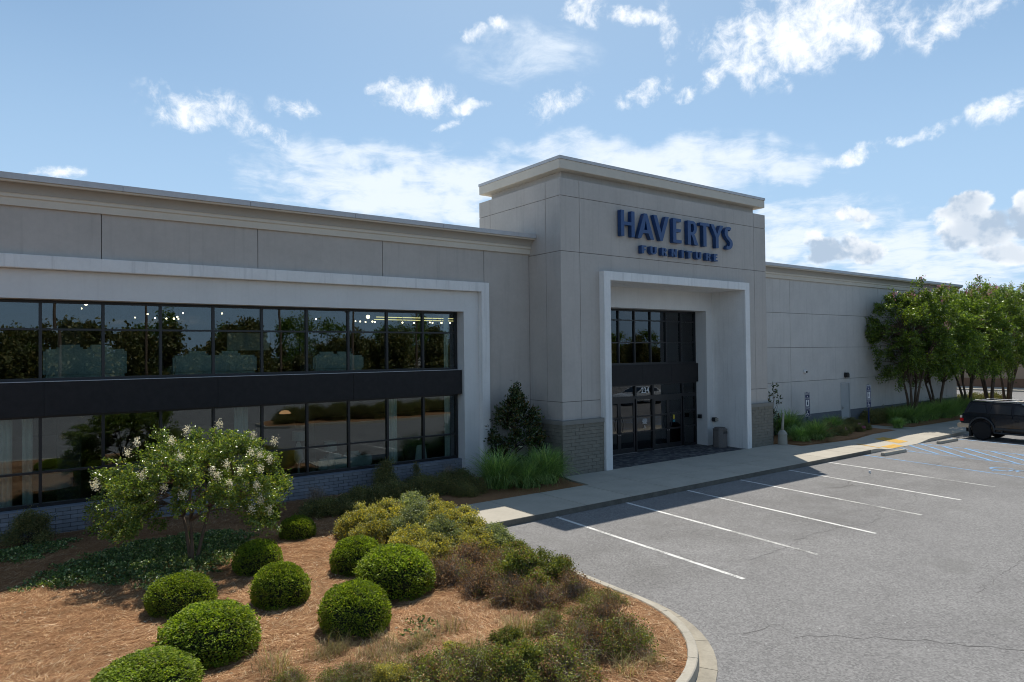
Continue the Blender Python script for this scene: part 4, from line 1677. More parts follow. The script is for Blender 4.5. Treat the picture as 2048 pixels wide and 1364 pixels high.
ball_kinds = [box_ball_meshes(s) for s in (1, 2, 3)]
BALLS = [  # x, y, radius, top height, label
    (5.40, 15.77, 0.40, 0.66, 'small clipped box ball nearest the shop wall, right of the white crape myrtle'),
    (3.96, 13.84, 0.45, 0.76, 'clipped box ball just right of the white crape myrtle trunk, rounder than its neighbours'),
    (3.77, 11.87, 0.47, 0.80, 'clipped box ball in the middle of the pine straw between the two columns of balls'),
    (2.34, 12.57, 0.54, 0.74, 'wide clipped box ball in front of the ivy patch under the crape myrtle'),
    (5.51, 12.66, 0.50, 0.81, 'clipped box ball touching the back of the largest ball beside the yellow shrubs'),
    (5.56, 11.14, 0.68, 0.93, 'largest clipped box ball, beside the brown and yellow shrubs'),
    (4.31, 9.99, 0.54, 0.87, 'clipped box ball alone in front of the largest ball on bare pine straw'),
    (2.33, 10.50, 0.67, 0.83, 'broad low box ball second from the lower edge, darker than the ball behind it'),
    (1.42, 9.75, 0.62, 0.60, 'box ball cut off by the lower edge of the photo'),
    (5.25, 17.75, 0.38, 0.64, 'small dark box ball in the shade behind the drooping side of the crape myrtle'),
]
for i, (x, y, r_, top, lab) in enumerate(BALLS):
    lf, cr = ball_kinds[i % 3]
    e = empty('box_ball', (x, y, 0.10), lab, 'shrub', 'clipped box balls in the pine straw', rz=i * 1.9)
    hz_ = (top - 0.10) / 1.62
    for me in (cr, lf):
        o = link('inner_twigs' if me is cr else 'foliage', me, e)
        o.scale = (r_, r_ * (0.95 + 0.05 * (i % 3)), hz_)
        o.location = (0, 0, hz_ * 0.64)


def shrub_meshes(seed, leaf_mat_, twig_mat, rx=0.5, ry=0.5, h=0.7, nleaf=7000, ll=0.035, lw=0.022, ntw=90, clumps=26, bare=0.0, spread=0.13, upright=0.5, second=None, twig_w=0.004, low=0.35):
    """a loose shrub: stems from the ground to leafy clumps with gaps between them"""
    r = np.random.default_rng(seed)
    C_ = []
    while len(C_) < clumps:
        q = r.normal(size=3)
        q /= np.linalg.norm(q)
        q[2] = abs(q[2])
        s = r.uniform(0.55, 1.0)
        z = low * h + (h * (1 - low)) * q[2] * s * r.uniform(0.8, 1.12)
        C_.append((q[0] * rx * s, q[1] * ry * s, z))
    C_ = np.array(C_)
    A = np.stack([r.normal(0, rx * 0.22, ntw), r.normal(0, ry * 0.22, ntw), np.zeros(ntw)], 1)
    B = C_[r.integers(0, clumps, ntw)] + r.normal(0, 0.05, (ntw, 3))
    tv, tf = twigs(A, B, twig_w, r, segs=4)
    # side twigs
    m = ntw * 3
    k = r.integers(0, ntw, m)
    t = r.uniform(0.35, 1.0, (m, 1))
    A2 = A[k] * (1 - t) + B[k] * t
    B2 = A2 + unit(r.normal(size=(m, 3)) + np.array([[0, 0, upright]])) * r.uniform(0.06, 0.2, (m, 1))
    tv2, tf2 = twigs(A2, B2, twig_w * 0.6, r, segs=2)
    TV = np.concatenate([tv, tv2])
    TF = np.concatenate([tf, tf2 + len(tv)])
    twig_me = tri_mesh('stems', TV, TF, twig_mat)
    out = [twig_me]
    wts = r.uniform(0.4, 1.6, clumps)
    wts /= wts.sum()
    n = int(nleaf * (1 - bare))
    if n:
        ci = r.choice(clumps, n, p=wts)
        off = r.normal(size=(n, 3)) * np.array([spread, spread, spread * 0.75])
        P_ = C_[ci] + off
        P_[:, 2] = np.maximum(P_[:, 2], 0.02)
        V, F = leaves(P_, ll, lw, r, outward=unit(P_ - np.array([[0, 0, h * 0.2]])) * 0.6)
        out.append(tri_mesh('foliage', V, F, leaf_mat_))
    if second:
        mat2, n2, frac = second
        sel = r.choice(clumps, max(2, int(clumps * frac)), replace=False)
        ci = sel[r.integers(0, len(sel), n2)]
        P_ = C_[ci] + r.normal(size=(n2, 3)) * spread * 0.8
        P_[:, 2] = np.maximum(P_[:, 2], 0.02)
        V, F = leaves(P_, ll, lw, r)
        out.append(tri_mesh('dry_foliage' if mat2 is LEAF_BRN else 'green_shoots', V, F, mat2))
    return out


def place_shrub(meshes, name, x, y, z, rz, sc, lab, cat, group=None):
    e = empty(name, (x, y, z), lab, cat, group, rz=rz)
    for me in meshes:
        o = link(me.name.split('.')[0], me, e)
        if hasattr(sc, '__len__'):
            o.scale = sc
        else:
            o.scale = (sc, sc, sc)
    return e


YEL = [shrub_meshes(20 + k, LEAF_YEL, TWIG, 0.52, 0.52, 0.72, 15000, 0.040, 0.027, 140, 58, spread=0.062, low=0.2) for k in range(3)]
SAGE = [shrub_meshes(30 + k, LEAF_SAGE, TWIG, 0.52, 0.52, 0.76, 15000, 0.038, 0.026, 140, 56, spread=0.062, low=0.2) for k in range(2)]
GRN = [shrub_meshes(40 + k, LEAF_GRN, TWIG, 0.52, 0.5, 0.70, 10000, 0.042, 0.022, 200, 40, spread=0.065, low=0.25, second=(LEAF_BRN, 1500, 0.3)) for k in range(2)]
DEAD = [shrub_meshes(50 + k, LEAF_BRN, TWIG, 0.50, 0.50, 0.56, 2400, 0.034, 0.018, 620, 34, spread=0.09, low=0.15, twig_w=0.005, upright=1.0, second=(LEAF_GRN, 700, 0.25)) for k in range(3)]
MIX = [shrub_meshes(60 + k, LEAF_GRN, TWIG, 0.55, 0.55, 0.44, 3800, 0.034, 0.018, 560, 40, spread=0.07, low=0.15, upright=1.2, second=(LEAF_BRN, 1500, 0.5), twig_w=0.004) for k in range(3)]
DRK = [shrub_meshes(70 + k, LEAF_DRK, BARK_D, 0.55, 0.50, 0.50, 12000, 0.038, 0.022, 120, 40, spread=0.085, low=0.15) for k in range(2)]
ROSE = [shrub_meshes(80 + k, LEAF_DRK, BARK_D, 0.42, 0.42, 0.50, 6000, 0.04, 0.026, 90, 28, spread=0.09, low=0.2) for k in range(2)]
Z0 = 0.13
k = 0
DESC_Y = ['at the rear tip of the mass by the dark shrubs', 'second from the rear tip', 'between the sidewalk end and the box balls', 'nearest the sunlit end of the sidewalk', 'touching the sunlit sidewalk corner',
          'behind the pair of touching box balls', 'in the middle of the mass', 'on the lot side of the mass', 'against the kerb below the sidewalk corner', 'left edge of the mass above the box balls', 'beside the largest box ball']
for i, (x, y) in enumerate([(6.55, 14.95), (7.15, 14.9), (7.85, 14.85), (8.35, 14.6), (8.62, 13.75), (6.85, 12.95), (7.5, 12.7), (8.0, 12.6), (8.35, 12.0), (6.45, 14.05), (6.85, 12.0), (7.3, 13.9), (7.9, 13.7), (7.75, 11.9)]):
    sage = i in (2, 6, 8, 11)
    mm = (SAGE if sage else YEL)[i % (2 if sage else 3)]
    col = 'grey-green' if sage else 'yellow-green'
    lab = f'{col} spreading shrub ' + (DESC_Y + ['deep inside the mass on its left', 'deep inside the mass on its right', 'at the front of the mass next to brown shrubs'])[i]
    s = [1.0, 1.08, 1.12, 1.0, 0.86, 0.95, 1.0, 0.95, 0.78, 0.9, 0.85, 1.05, 1.05, 0.85][i]
    place_shrub(mm, 'abelia_shrub', x, y, Z0, i * 2.1, s, lab, 'shrub', 'yellow and grey-green shrubs by the sidewalk end')
for i, (x, y, s, lab) in enumerate([(7.35, 9.85, 1.0, 'green-and-yellow shrub with a bare brown skirt in front of the dead shrubs'), (8.05, 9.85, 0.85, 'green shrub leaning over the kerb beside the lot'),
                                    (7.95, 10.7, 0.8, 'small green shrub against the kerb behind the one that leans over it'), (8.3, 11.25, 0.6, 'little green tuft poking over the kerb onto the asphalt')]):
    place_shrub(GRN[i % 2], 'green_shrub', x, y, Z0, i * 1.7, s, lab, 'shrub')
for i, (x, y, s) in enumerate([(6.55, 10.85, 1.0), (6.75, 10.2, 1.05), (7.2, 11.2, 1.1), (6.85, 9.5, 0.9), (7.15, 8.95, 0.9), (7.85, 8.95, 0.85), (7.6, 10.6, 1.0)]):
    where = ['next to the largest box ball', 'with bare tangled twigs facing the pine straw', 'topped by rusty leaves behind the green shrub', 'at the foot of the green-and-yellow shrub',
             'low and wispy in front of the green-and-yellow shrub', 'beside the kerb where it starts to curve', 'squeezed between the green shrubs'][i]
    place_shrub(DEAD[i % 3], 'dead_shrub', x, y, Z0, i * 1.3, s, 'dry brown shrub ' + where, 'shrub', 'dried-out brown shrubs')
for i, (x, y, s, kind) in enumerate([(7.0, 6.95, 1.0, 'm'), (6.5, 7.25, 0.95, 'd'), (7.25, 7.6, 0.9, 'd'), (6.95, 7.35, 0.8, 'm')]):
    place_shrub((MIX if kind == 'm' else DEAD)[i % 3], 'nose_shrub', x, y, Z0, i * 2.3, s,
                ['twiggy shrub with green tips in the nose of the island', 'grey leafless twiggy shrub left of the island nose shrub', 'reddish dry shrub nearest the curve of the kerb', 'dark-centred dry shrub in the middle of the nose clump'][i],
                'shrub', 'shrubs in the nose of the island')
WH = ['below the single box ball', 'second from the left along the lower edge', 'in the middle of the lower edge', 'fourth from the left along the lower edge', 'farthest left with yellowish tips', 'low at the lower left',
      'smallest at the lower left corner', 'next to the nose clump', 'behind the row, half way to the brown shrubs', 'behind the row under the brown shrubs', 'thin and pale in open pine straw', 'between the first and second of the row', 'behind the third of the row', 'left of the nose clump', 'filling the gap at the lower left', 'below the brown shrubs', 'between brown shrubs and nose clump', 'by the kerb above the nose clump']
for i, (x, y) in enumerate([(4.5, 7.65), (4.95, 7.4), (5.35, 7.15), (5.75, 6.95), (3.95, 8.0), (3.4, 8.4), (2.9, 8.8), (6.0, 7.0), (5.7, 7.9), (5.0, 8.2), (4.6, 8.8), (4.2, 7.95), (5.2, 7.55), (6.1, 7.45), (3.65, 8.35), (6.6, 8.0), (7.4, 8.15), (8.05, 8.4)]):
    mm = GRN[i % 2] if i in (2, 8) else (YEL[i % 3] if i in (4, 9, 13) else MIX[i % 3])
    s = (0.75 if mm is GRN[i % 2] else 0.62 if mm is YEL[i % 3] else 1.12) * [0.95, 0.9, 1.1, 1.0, 0.85, 0.6, 0.5, 0.8, 0.8, 0.65, 0.4, 0.7, 0.75, 0.7, 0.6, 0.7, 0.65, 0.6][i]
    place_shrub(mm, 'low_shrub', x, y, Z0 - 0.02, i * 1.1, (s, s, s * 0.9), 'patchy green and brown low shrub ' + WH[i], 'shrub', 'low patchy shrubs along the lower edge')
WD = ['at the left end of the shaded row', 'second in the shaded row', 'under the third window from the tower side', 'in front of the tall dark shrub', 'in the middle of the shaded row', 'near the sidewalk end',
      'behind the yellow shrubs, lowest of the row', 'nearest the tall fountain grass', 'at the back of the row by the brick', 'close under the painted brick', 'filling the gap beside the fountain grass', 'at the sidewalk edge beside the grass']
for i, (x, y, s) in enumerate([(6.6, 17.5, 0.95), (7.2, 17.3, 0.85), (8.2, 18.1, 1.0), (9.0, 18.2, 1.05), (9.8, 18.0, 1.05), (10.6, 17.9, 1.0), (7.7, 17.9, 0.9), (11.3, 17.6, 1.0), (9.4, 18.9, 0.9), (10.4, 18.9, 0.95), (11.4, 18.6, 1.1), (10.9, 17.2, 0.75)]):
    place_shrub(DRK[i % 2], 'dark_shrub', x, y, Z0, i * 1.9, s, 'dark olive shrub in shade ' + WD[i], 'shrub', 'dark shrubs in the shade of the left wing')
TALLD = shrub_meshes(90, LEAF_DRK, BARK_D, 0.40, 0.30, 1.0, 9000, 0.04, 0.02, 90, 30, spread=0.09, low=0.3)
place_shrub(TALLD, 'upright_shrub', 9.35, 19.35, Z0, 0.3, 0.95, 'tall dark green shrub standing against the painted brick under the windows', 'shrub')
place_shrub(shrub_meshes(91, LEAF_DRK, BARK_D, 0.14, 0.12, 0.9, 900, 0.045, 0.02, 22, 9, spread=0.06, low=0.4), 'upright_shrub', 10.5, 19.45, Z0, 0.3, 0.9, 'thin leafy sprig against the brick right of the tall dark shrub', 'shrub')
WS = shrub_meshes(92, LEAF_DRK, BARK_D, 0.50, 0.45, 0.78, 12000, 0.035, 0.02, 160, 40, spread=0.09, low=0.25)
place_shrub(WS, 'round_shrub', 0.40, 18.9, Z0, 0.3, 0.95, 'round dusky green shrub against the brick at the far left', 'shrub')
TW = shrub_meshes(93, LEAF_BRN, TWIG, 0.45, 0.30, 0.85, 700, 0.025, 0.012, 420, 26, spread=0.12, low=0.3, upright=1.2, twig_w=0.003)
place_shrub(TW, 'bare_shrub', 1.75, 19.1, Z0, 0.3, 0.95, 'bare brown twiggy shrub against the brick left of the crape myrtle', 'shrub')
place_shrub(TW, 'bare_shrub', 6.9, 18.5, Z0, 2.3, 0.8, 'bare reddish twiggy shrub in shade at the left end of the dark row', 'shrub')
place_shrub(TW, 'bare_shrub', 11.6, 19.3, Z0, 1.3, 0.75, 'bare twiggy shrub against the brick beside the fountain grass', 'shrub')


# fountain grass
def grass_meshes(*a):
    V, F = grass_arrays(*a)
    return tri_mesh('fountain_grass', V, F, GRASS, True)


def grass_arrays(seed, n=900, R=0.55, H=0.95, wd=0.012):
    r = np.random.default_rng(seed)
    az_ = r.uniform(0, 2 * PI, n)
    lean = r.random(n) ** 0.8
    L = H * r.uniform(0.7, 1.15, n)
    th0 = 0.05 + 0.55 * lean
    kap = r.uniform(1.0, 2.1, n) * (0.55 + 0.6 * lean)
    acc_h, acc_z = np.zeros(n), np.zeros(n)
    b0 = r.normal(0, R * 0.16, (n, 2))
    pts = []
    segs = 7
    dirx, diry = np.cos(az_), np.sin(az_)
    sx, sy = -diry, dirx
    tw = r.uniform(-0.5, 0.5, n)
    for s in range(segs + 1):
        t = s / segs
        if s:
            th = th0 + kap * ((s - 0.5) / segs) ** 1.4
            acc_h = acc_h + np.sin(th) * L / segs
            acc_z = acc_z + np.cos(th) * L / segs
        hor, z = acc_h * R, acc_z
        x = b0[:, 0] + dirx * hor
        y = b0[:, 1] + diry * hor
        w_ = wd * (1 - t) ** 0.6 * 0.5 + 0.0005
        cx, cy = sx * np.cos(tw) + dirx * np.sin(tw), sy * np.cos(tw) + diry * np.sin(tw)
        pts.append(np.stack([x + cx * w_, y + cy * w_, z], 1))
        pts.append(np.stack([x - cx * w_, y - cy * w_, z], 1))
    V = np.stack(pts, 1).reshape(-1, 3)
    m = 2 * (segs + 1)
    i = np.arange(n)[:, None] * m
    F = np.concatenate([i + np.array([[2 * q, 2 * q + 1, 2 * q + 3, 2 * q + 2]]) for q in range(segs)], 0)
    return V, F


GR = [grass_meshes(s, 1150, 0.95, 1.42, 0.026) for s in (1, 2, 3)]
GLAB_L = [(12.35, 17.55, 1.0, 'large fountain grass clump left of the magnolia'), (13.1, 17.0, 0.78, 'smaller fountain grass clump in the middle, in front of the magnolia'),
          (13.95, 17.25, 0.95, 'fountain grass clump right of the magnolia, towards the stone base'), (14.35, 17.75, 0.85, 'fountain grass clump touching the stone base of the tower')]
for i, (x, y, s, lab) in enumerate(GLAB_L):
    o = link('fountain_grass', GR[i % 3], loc=(x, y, Z0), label=lab, cat='grass clump', group='fountain grass left of the tower')
    o.scale = (s, s, s)
    o.rotation_euler = (0, 0, i * 1.4)
GLAB_R = [(29.0, 17.35, 0.68, 'low fountain grass clump nearest the beige ash urn'), (30.1, 17.25, 0.85, 'bright fountain grass clump at the front of the bed, right of the urn'),
          (30.4, 18.8, 1.12, 'tallest fountain grass clump, behind the first parking sign'), (34.1, 18.6, 0.70, 'round fountain grass clump in front of the service door'),
          (37.9, 17.1, 0.5, 'small wispy grass clump at the foot of the second parking sign'),
          (39.6, 18.0, 0.95, 'dark fountain grass clump at the foot of the first tree'), (40.5, 17.6, 1.0, 'fountain grass clump in front of the first tree trunks'),
          (41.9, 17.7, 1.05, 'fountain grass clump right of the first tree'), (43.3, 17.8, 1.05, 'fountain grass clump left of the second tree'), (44.8, 17.6, 1.1, 'fountain grass clump in front of the second tree'),
          (46.2, 17.8, 1.05, 'fountain grass clump behind the dark car tail'), (47.8, 18.0, 1.1, 'fountain grass clump near the third tree'), (49.6, 18.0, 1.1, 'fountain grass clump farthest right behind the dark car')]
for i, (x, y, s, lab) in enumerate(GLAB_R):
    o = link('fountain_grass', GR[(i + 1) % 3], loc=(x, y, 0.16), label=lab, cat='grass clump', group='fountain grass right of the tower')
    s *= 0.9 if i > 4 else 1.0
    o.scale = (s, s, s * 0.92)
    o.rotation_euler = (0, 0, i * 2.4)

# shrubs and roses of the right-hand beds
LBR = ['behind the rose bushes', 'left of the service door', 'in front of the service door', 'at the plinth beside the first tree', 'below the wall right of the service door', 'between the first two trees',
       'under the second tree', 'between second and third trees', 'under the third tree', 'beyond the end of the wall', 'beyond the wall end, behind the dark car', 'farthest back beyond the wall end', 'under the fourth tree']
for i, (x, y, s) in enumerate([(32.3, 18.9, 1.1), (35.2, 19.0, 1.15), (36.3, 18.6, 1.0), (39.2, 19.0, 1.5), (40.2, 19.1, 1.5), (42.3, 19.0, 1.6), (44.3, 19.0, 1.6), (46.6, 19.0, 1.7), (48.6, 19.0, 1.7), (53.5, 19.3, 1.8), (55.5, 20.2, 1.8), (57.8, 19.4, 1.8), (51.5, 18.6, 1.6)]):
    place_shrub(DRK[i % 2], 'dark_shrub', x, y, 0.16, i * 1.2, (s, s, s), 'dark green shrub ' + LBR[i], 'shrub', 'dark shrubs along the right wing')
r_ = np.random.default_rng(77)


def bloom_mesh(seed, n, R, mat, L=0.03, name='flowers'):
    r = np.random.default_rng(seed)
    P_ = r.normal(size=(n, 3)) * R
    V, F = leaves(P_, L, L * 0.8, r)
    return tri_mesh(name, V, F, mat)


ros = [(31.2, 17.45, 0.9, 'rose bush with dark red blooms low beside the bright grass clump', 1), (31.4, 18.5, 0.95, 'rose bush with one red bloom beside the tallest grass clump', 1), (32.3, 17.3, 0.85, 'green rose bush second from the bright grass clump', 0),
       (33.2, 17.5, 0.85, 'rose bush with pale pink blooms in the middle of the bed', 2), (34.3, 17.5, 0.8, 'rose bush with pale blooms near the mulch edge', 2), (35.4, 17.6, 0.8, 'rose bush at the right end of the bed before the path', 0),
       (33.0, 18.2, 0.95, 'taller rose bush behind the pale pink blooms', 0)]
for i, (x, y, s, lab, fl) in enumerate(ros):
    e = place_shrub(ROSE[i % 2], 'rose_bush', x, y, 0.16, i * 1.7, s, lab, 'shrub', 'rose bushes in the right bed')
    if fl:
        rr = random.Random(i)
        for q in range(2 if fl == 1 else 3):
            o = link('bloom', bloom_mesh(i * 5 + q, 60, 0.055 if fl == 1 else 0.03, FLOWER_R if fl == 1 else FLOWER_P, 0.05), e)
            o.location = (rr.uniform(-.3, .3), rr.uniform(-.35, -0.1), rr.uniform(.3, .5) * s)

# ivy under the crape myrtle (nobody could count it)
def cover(name, poly, n, seed, h=0.12, label=None):
    r = np.random.default_rng(seed)
    P_ = np.array(poly)
    x0, y0 = P_.min(0) - 0.2
    x1, y1 = P_.max(0) + 0.2
    px, py = r.uniform(x0, x1, n * 3), r.uniform(y0, y1, n * 3)
    d = edge_dist(px, py, poly)
    ins = inside(px, py, poly)
    sd = np.where(ins, d, -d)
    nz = 0.22 * np.sin(px * 5.1 + py * 2.3) * np.cos(py * 6.3 - px * 1.4) + 0.12 * np.sin(px * 13 + py * 9)
    keep = (sd + nz) > r.uniform(-0.05, 0.22, len(px))
    px, py, sd = px[keep][:n], py[keep][:n], sd[keep][:n]
    z = bed_height(px, py, ISLAND, 0.127) + r.uniform(0.0, 1.0, len(px)) * h * np.clip(0.4 + sd, 0.3, 1.0)
    V, F = leaves(np.stack([px, py, z], 1), 0.05, 0.042, r, outward=np.array([[0, 0, 0.35]]), flat=0.35)
    link(name, tri_mesh(name, V, F, LEAF_IVY), kind='stuff', label=label)


DG = [grass_arrays(s_, 130, 0.9, 0.42, 0.008) for s_ in (11, 12, 13)]
dgv, dgf, dgn = [], [], 0
rr_ = random.Random(21)
for i in range(26):
    t_ = rr_.random()
    x, y = (3.2 + 4.2 * t_ + rr_.uniform(-.5, .5), 9.0 - 2.0 * t_ + rr_.uniform(-0.9, 0.9)) if i < 30 else (rr_.uniform(6.2, 8.2), rr_.uniform(7.8, 9.2))
    if not inside(np.array([x]), np.array([y]), ISLAND)[0]:
        continue
    s = rr_.uniform(0.4, 0.95)
    v_, f_ = DG[i % 3]
    ca, sa = math.cos(i), math.sin(i)
    dgv.append(np.stack([(v_[:, 0] * ca - v_[:, 1] * sa) * s + x, (v_[:, 0] * sa + v_[:, 1] * ca) * s + y, v_[:, 2] * s + Z0 + 0.02], 1))
    dgf.append(f_ + dgn)
    dgn += len(v_)
link('dry_grass', tri_mesh('dry_grass', np.concatenate(dgv), np.concatenate(dgf), DRYGRASS, True), kind='stuff', label='wispy dry grass among the low patchy shrubs')
C1 = [(0.2, 15.2), (0.35, 15.78), (0.94, 16.63), (1.61, 17.2), (2.63, 17.61), (3.88, 17.43), (4.7, 16.9), (4.14, 15.41), (3.17, 14.28), (2.08, 13.91), (1.38, 14.79)]
cover('ivy_ground_cover', C1, 17000, 5, 0.14, 'dark ivy ground cover under the crape myrtle')
cover('ivy_ground_cover', [(-0.6, 18.4), (0.42, 18.9), (1.3, 18.7), (1.1, 17.9), (0.21, 17.4), (-0.6, 17.2)], 2600, 6, 0.14, 'patch of ivy at the far left below the brick')
cover('green_tufts', [(4.7, 9.3), (5.3, 9.7), (5.6, 9.2), (5.1, 8.9)], 260, 7, 0.1)

# pine straw: needles lying all ways on the island
def needles(n, seed):
    r = np.random.default_rng(seed)
    px, py = r.uniform(-1.5, 9.0, n * 2), r.uniform(5.9, 19.9, n * 2)
    # dense near the camera, thinner where pixels are small
    keep = inside(px, py, ISLAND) & (edge_dist(px, py, ISLAND) > 0.02) & (r.random(n * 2) < np.clip(1.35 - py * 0.05, 0.3, 1)) & ~inside(px, py, [(-1.5, 5.8), (2.2, 5.8), (-1.5, 9.6)])
    px, py = px[keep][:n], py[keep][:n]
    m = len(px)
    z = bed_height(px, py, ISLAND, 0.127) + r.uniform(0.004, 0.022, m)
    # needles lie in loose swirls
    base = 1.5 * np.sin(px * 1.3 + py * 0.8) + 1.2 * np.cos(py * 1.7 - px * 0.6)
    a = base + r.normal(0, 0.75, m)
    L = r.uniform(0.07, 0.18, m)
    tz = r.normal(0.0, 0.10, m) * L
    dx_, dy_ = np.cos(a), np.sin(a)
    bend = r.normal(0, 0.12, m) * L
    w_ = r.uniform(0.0016, 0.0032, m)
    P0 = np.stack([px - dx_ * L / 2, py - dy_ * L / 2, z], 1)
    P1 = np.stack([px - dy_ * bend, py + dx_ * bend, z + 0.012], 1)
    P2 = np.stack([px + dx_ * L / 2, py + dy_ * L / 2, z + np.abs(tz)], 1)
    S = np.stack([-dy_ * w_, dx_ * w_, np.zeros(m)], 1)
    V = np.stack([P0 + S, P0 - S, P1 + S, P1 - S, P2 + S * .6, P2 - S * .6], 1).reshape(-1, 3)
    i = np.arange(m)[:, None] * 6
    F = np.concatenate([i + np.array([[0, 1, 3, 2]]), i + np.array([[2, 3, 5, 4]])], 0)
    link('pine_straw', tri_mesh('pine_straw', V, F, NEEDLE), kind='stuff', label='reddish pine straw spread over the bed')


needles(150000, 3)
r = np.random.default_rng(8)
n = 160
px, py = r.uniform(-0.5, 8.5, n * 2), r.uniform(6.5, 16, n * 2)
kp = inside(px, py, ISLAND)
px, py = px[kp][:n], py[kp][:n]
V, F = leaves(np.stack([px, py, bed_height(px, py, ISLAND, 0.15)], 1), 0.05, 0.03, r, flat=0.8)
link('fallen_leaves', tri_mesh('fallen_leaves', V, F, FLOWER_W), kind='stuff')


# trees -----------------------------------------------------------
def bez(a, c, bow, n=6):
    a, c = Vector(a), Vector(c)
    m = (a + c) / 2 + Vector(bow)
    return [(a * (1 - t) ** 2 + m * 2 * t * (1 - t) + c * t * t) for t in [i / n for i in range(n + 1)]]


def myrtle(seed, centres, stems, base_r, leaf_n, ll, lw, sig, leafmat, flower=None, fork_h=0.45, trunk_r=0.05, fl_r=0.09, fl_n=55, bark=None):
    """a crape myrtle: several stems fan out from one base and fork into twigs that carry the leafy clumps in centres"""
    r = np.random.default_rng(seed)
    rn = random.Random(seed)
    tr = MB()
    C_ = np.array(centres)
    zt_ = C_[:, 2].max()
    tops = []
    for k in range(stems):
        q = 2 * PI * k / stems + rn.uniform(-.4, .4)
        b0 = (math.cos(q) * base_r, math.sin(q) * base_r, -0.05)
        hh = fork_h * zt_ * rn.uniform(0.85, 1.15)
        out_ = hh * rn.uniform(0.10, 0.30)
        tp = (b0[0] + math.cos(q) * out_, b0[1] + math.sin(q) * out_, hh)
        pts = bez(b0, tp, (math.cos(q) * -0.06 * hh + rn.uniform(-.04, .04), math.sin(q) * -0.06 * hh, 0), 7)
        tr.tube(pts, [trunk_r * (1 - 0.45 * i / 7) * rn.uniform(.92, 1.05) for i in range(8)], 8)
        tops.append(Vector(tp))
    # limbs to sub-forks, then twigs to each clump
    subs = []
    for ti, tp in enumerate(tops):
        for j in range(4):
            c = Vector(C_[rn.randrange(len(C_))])
            e = tp.lerp(c, 0.5) + Vector((0, 0, 0.05 * zt_))
            if (e - tp).length > 0.9 * zt_:
                e = tp.lerp(c, 0.3)
            tr.tube(bez(tp, e, (0, 0, 0.04 * zt_), 4), [trunk_r * 0.5, trunk_r * 0.44, trunk_r * 0.38, trunk_r * 0.33, trunk_r * 0.3], 6)
            subs.append(e)
    for c in C_:
        c = Vector(c)
        s = min(subs + tops, key=lambda p: (p - c).length + (2.0 if p.z > c.z + 0.3 else 0))
        tr.tube(bez(s, c, (0, 0, 0.03 * zt_), 3), [trunk_r * 0.28, trunk_r * 0.2, trunk_r * 0.13, trunk_r * 0.07], 5, cap=False)
    trunk_me = tr.mesh('trunk', bark or BARK, True)
    nC = len(C_)
    # shoots: each clump is a handful of leafy shoots
    SH = nC * 9
    ci = r.integers(0, nC, SH)
    A = C_[ci] + r.normal(size=(SH, 3)) * sig * 0.55
    cen = C_.mean(0)
    dr = unit(A - cen + r.normal(size=(SH, 3)) * sig * 1.6)
    ln = r.uniform(0.7, 1.7, (SH, 1)) * sig * 1.5
    si = r.integers(0, SH, leaf_n)
    t = r.random((leaf_n, 1))
    P_ = A[si] + dr[si] * ln[si] * t + r.normal(size=(leaf_n, 3)) * sig * 0.20
    P_[:, 2] -= (t[:, 0] ** 2) * sig * 0.25
    V, F = leaves(P_, ll, lw, r, outward=dr[si] * 0.5, flat=0.25)
    leaf_me = tri_mesh('foliage', V, F, leafmat)
    out = [trunk_me, leaf_me]
    if flower is not None:
        fmat, fpts = flower
        vs, fs = [], []
        nb = 0
        for p in fpts:
            q = np.array(p) + r.normal(size=(fl_n, 3)) * np.array([fl_r * 0.55, fl_r * 0.55, fl_r * 0.8])
            V, F = leaves(q, fl_r * 0.40, fl_r * 0.34, r)
            vs.append(V)
            fs.append(F + nb)
            nb += len(V)
        out.append(tri_mesh('blossom', np.concatenate(vs), np.concatenate(fs), fmat))
    return out


# white crape myrtle in the left bed: wide umbrella crown, open below at its centre
rs = np.random.default_rng(12)
RT = np.array([0.8049, -0.5933, 0.0])
FD = np.array([0.5933, 0.8049, 0.0])
cs = []
while len(cs) < 125:
    a, e_ = rs.uniform(0, 2 * PI), rs.uniform(-0.75, 1)
    cc = math.sqrt(max(0, 1 - e_ * e_))
    s = rs.uniform(0.5, 1.0)
    sx, sd, sz = math.cos(a) * cc * s * 1.72, math.sin(a) * cc * s * 1.35, 1.62 + e_ * s * 1.05
    if sz < 1.25 and abs(sx - 0.15) < 0.62:
        continue
    if sx < -0.8 and sz > 2.25 + (sx + 1.8) * 0.35:
        continue
    if sz < 1.0 and sx > 0.3 and sx < 0.9:
        continue
    p = RT * sx + FD * sd
    cs.append((p[0], p[1], sz))
fl = []
for sx, sz in [(0.15, 2.80), (0.55, 2.86), (0.0, 2.64), (-0.72, 2.60), (-0.8, 2.42), (1.25, 2.62), (1.42, 2.35), (1.55, 2.30), (1.1, 2.2), (1.62, 2.05), (1.35, 2.05), (1.6, 1.75), (1.65, 1.45), (1.5, 1.3),
               (0.45, 1.70), (0.1, 1.85), (0.3, 2.35), (-0.35, 2.05), (-1.45, 1.85), (1.2, 1.85), (1.0, 2.0), (1.72, 1.2), (1.7, 2.2), (1.68, 2.5), (-1.4, 1.78), (0.9, 2.1)]:
    d_ = -math.sqrt(max(0.0, 1 - (sx / 1.95) ** 2 - ((sz - 1.66) / 1.25) ** 2)) * 1.35
    p = RT * sx + FD * d_
    fl.append((p[0], p[1], sz))
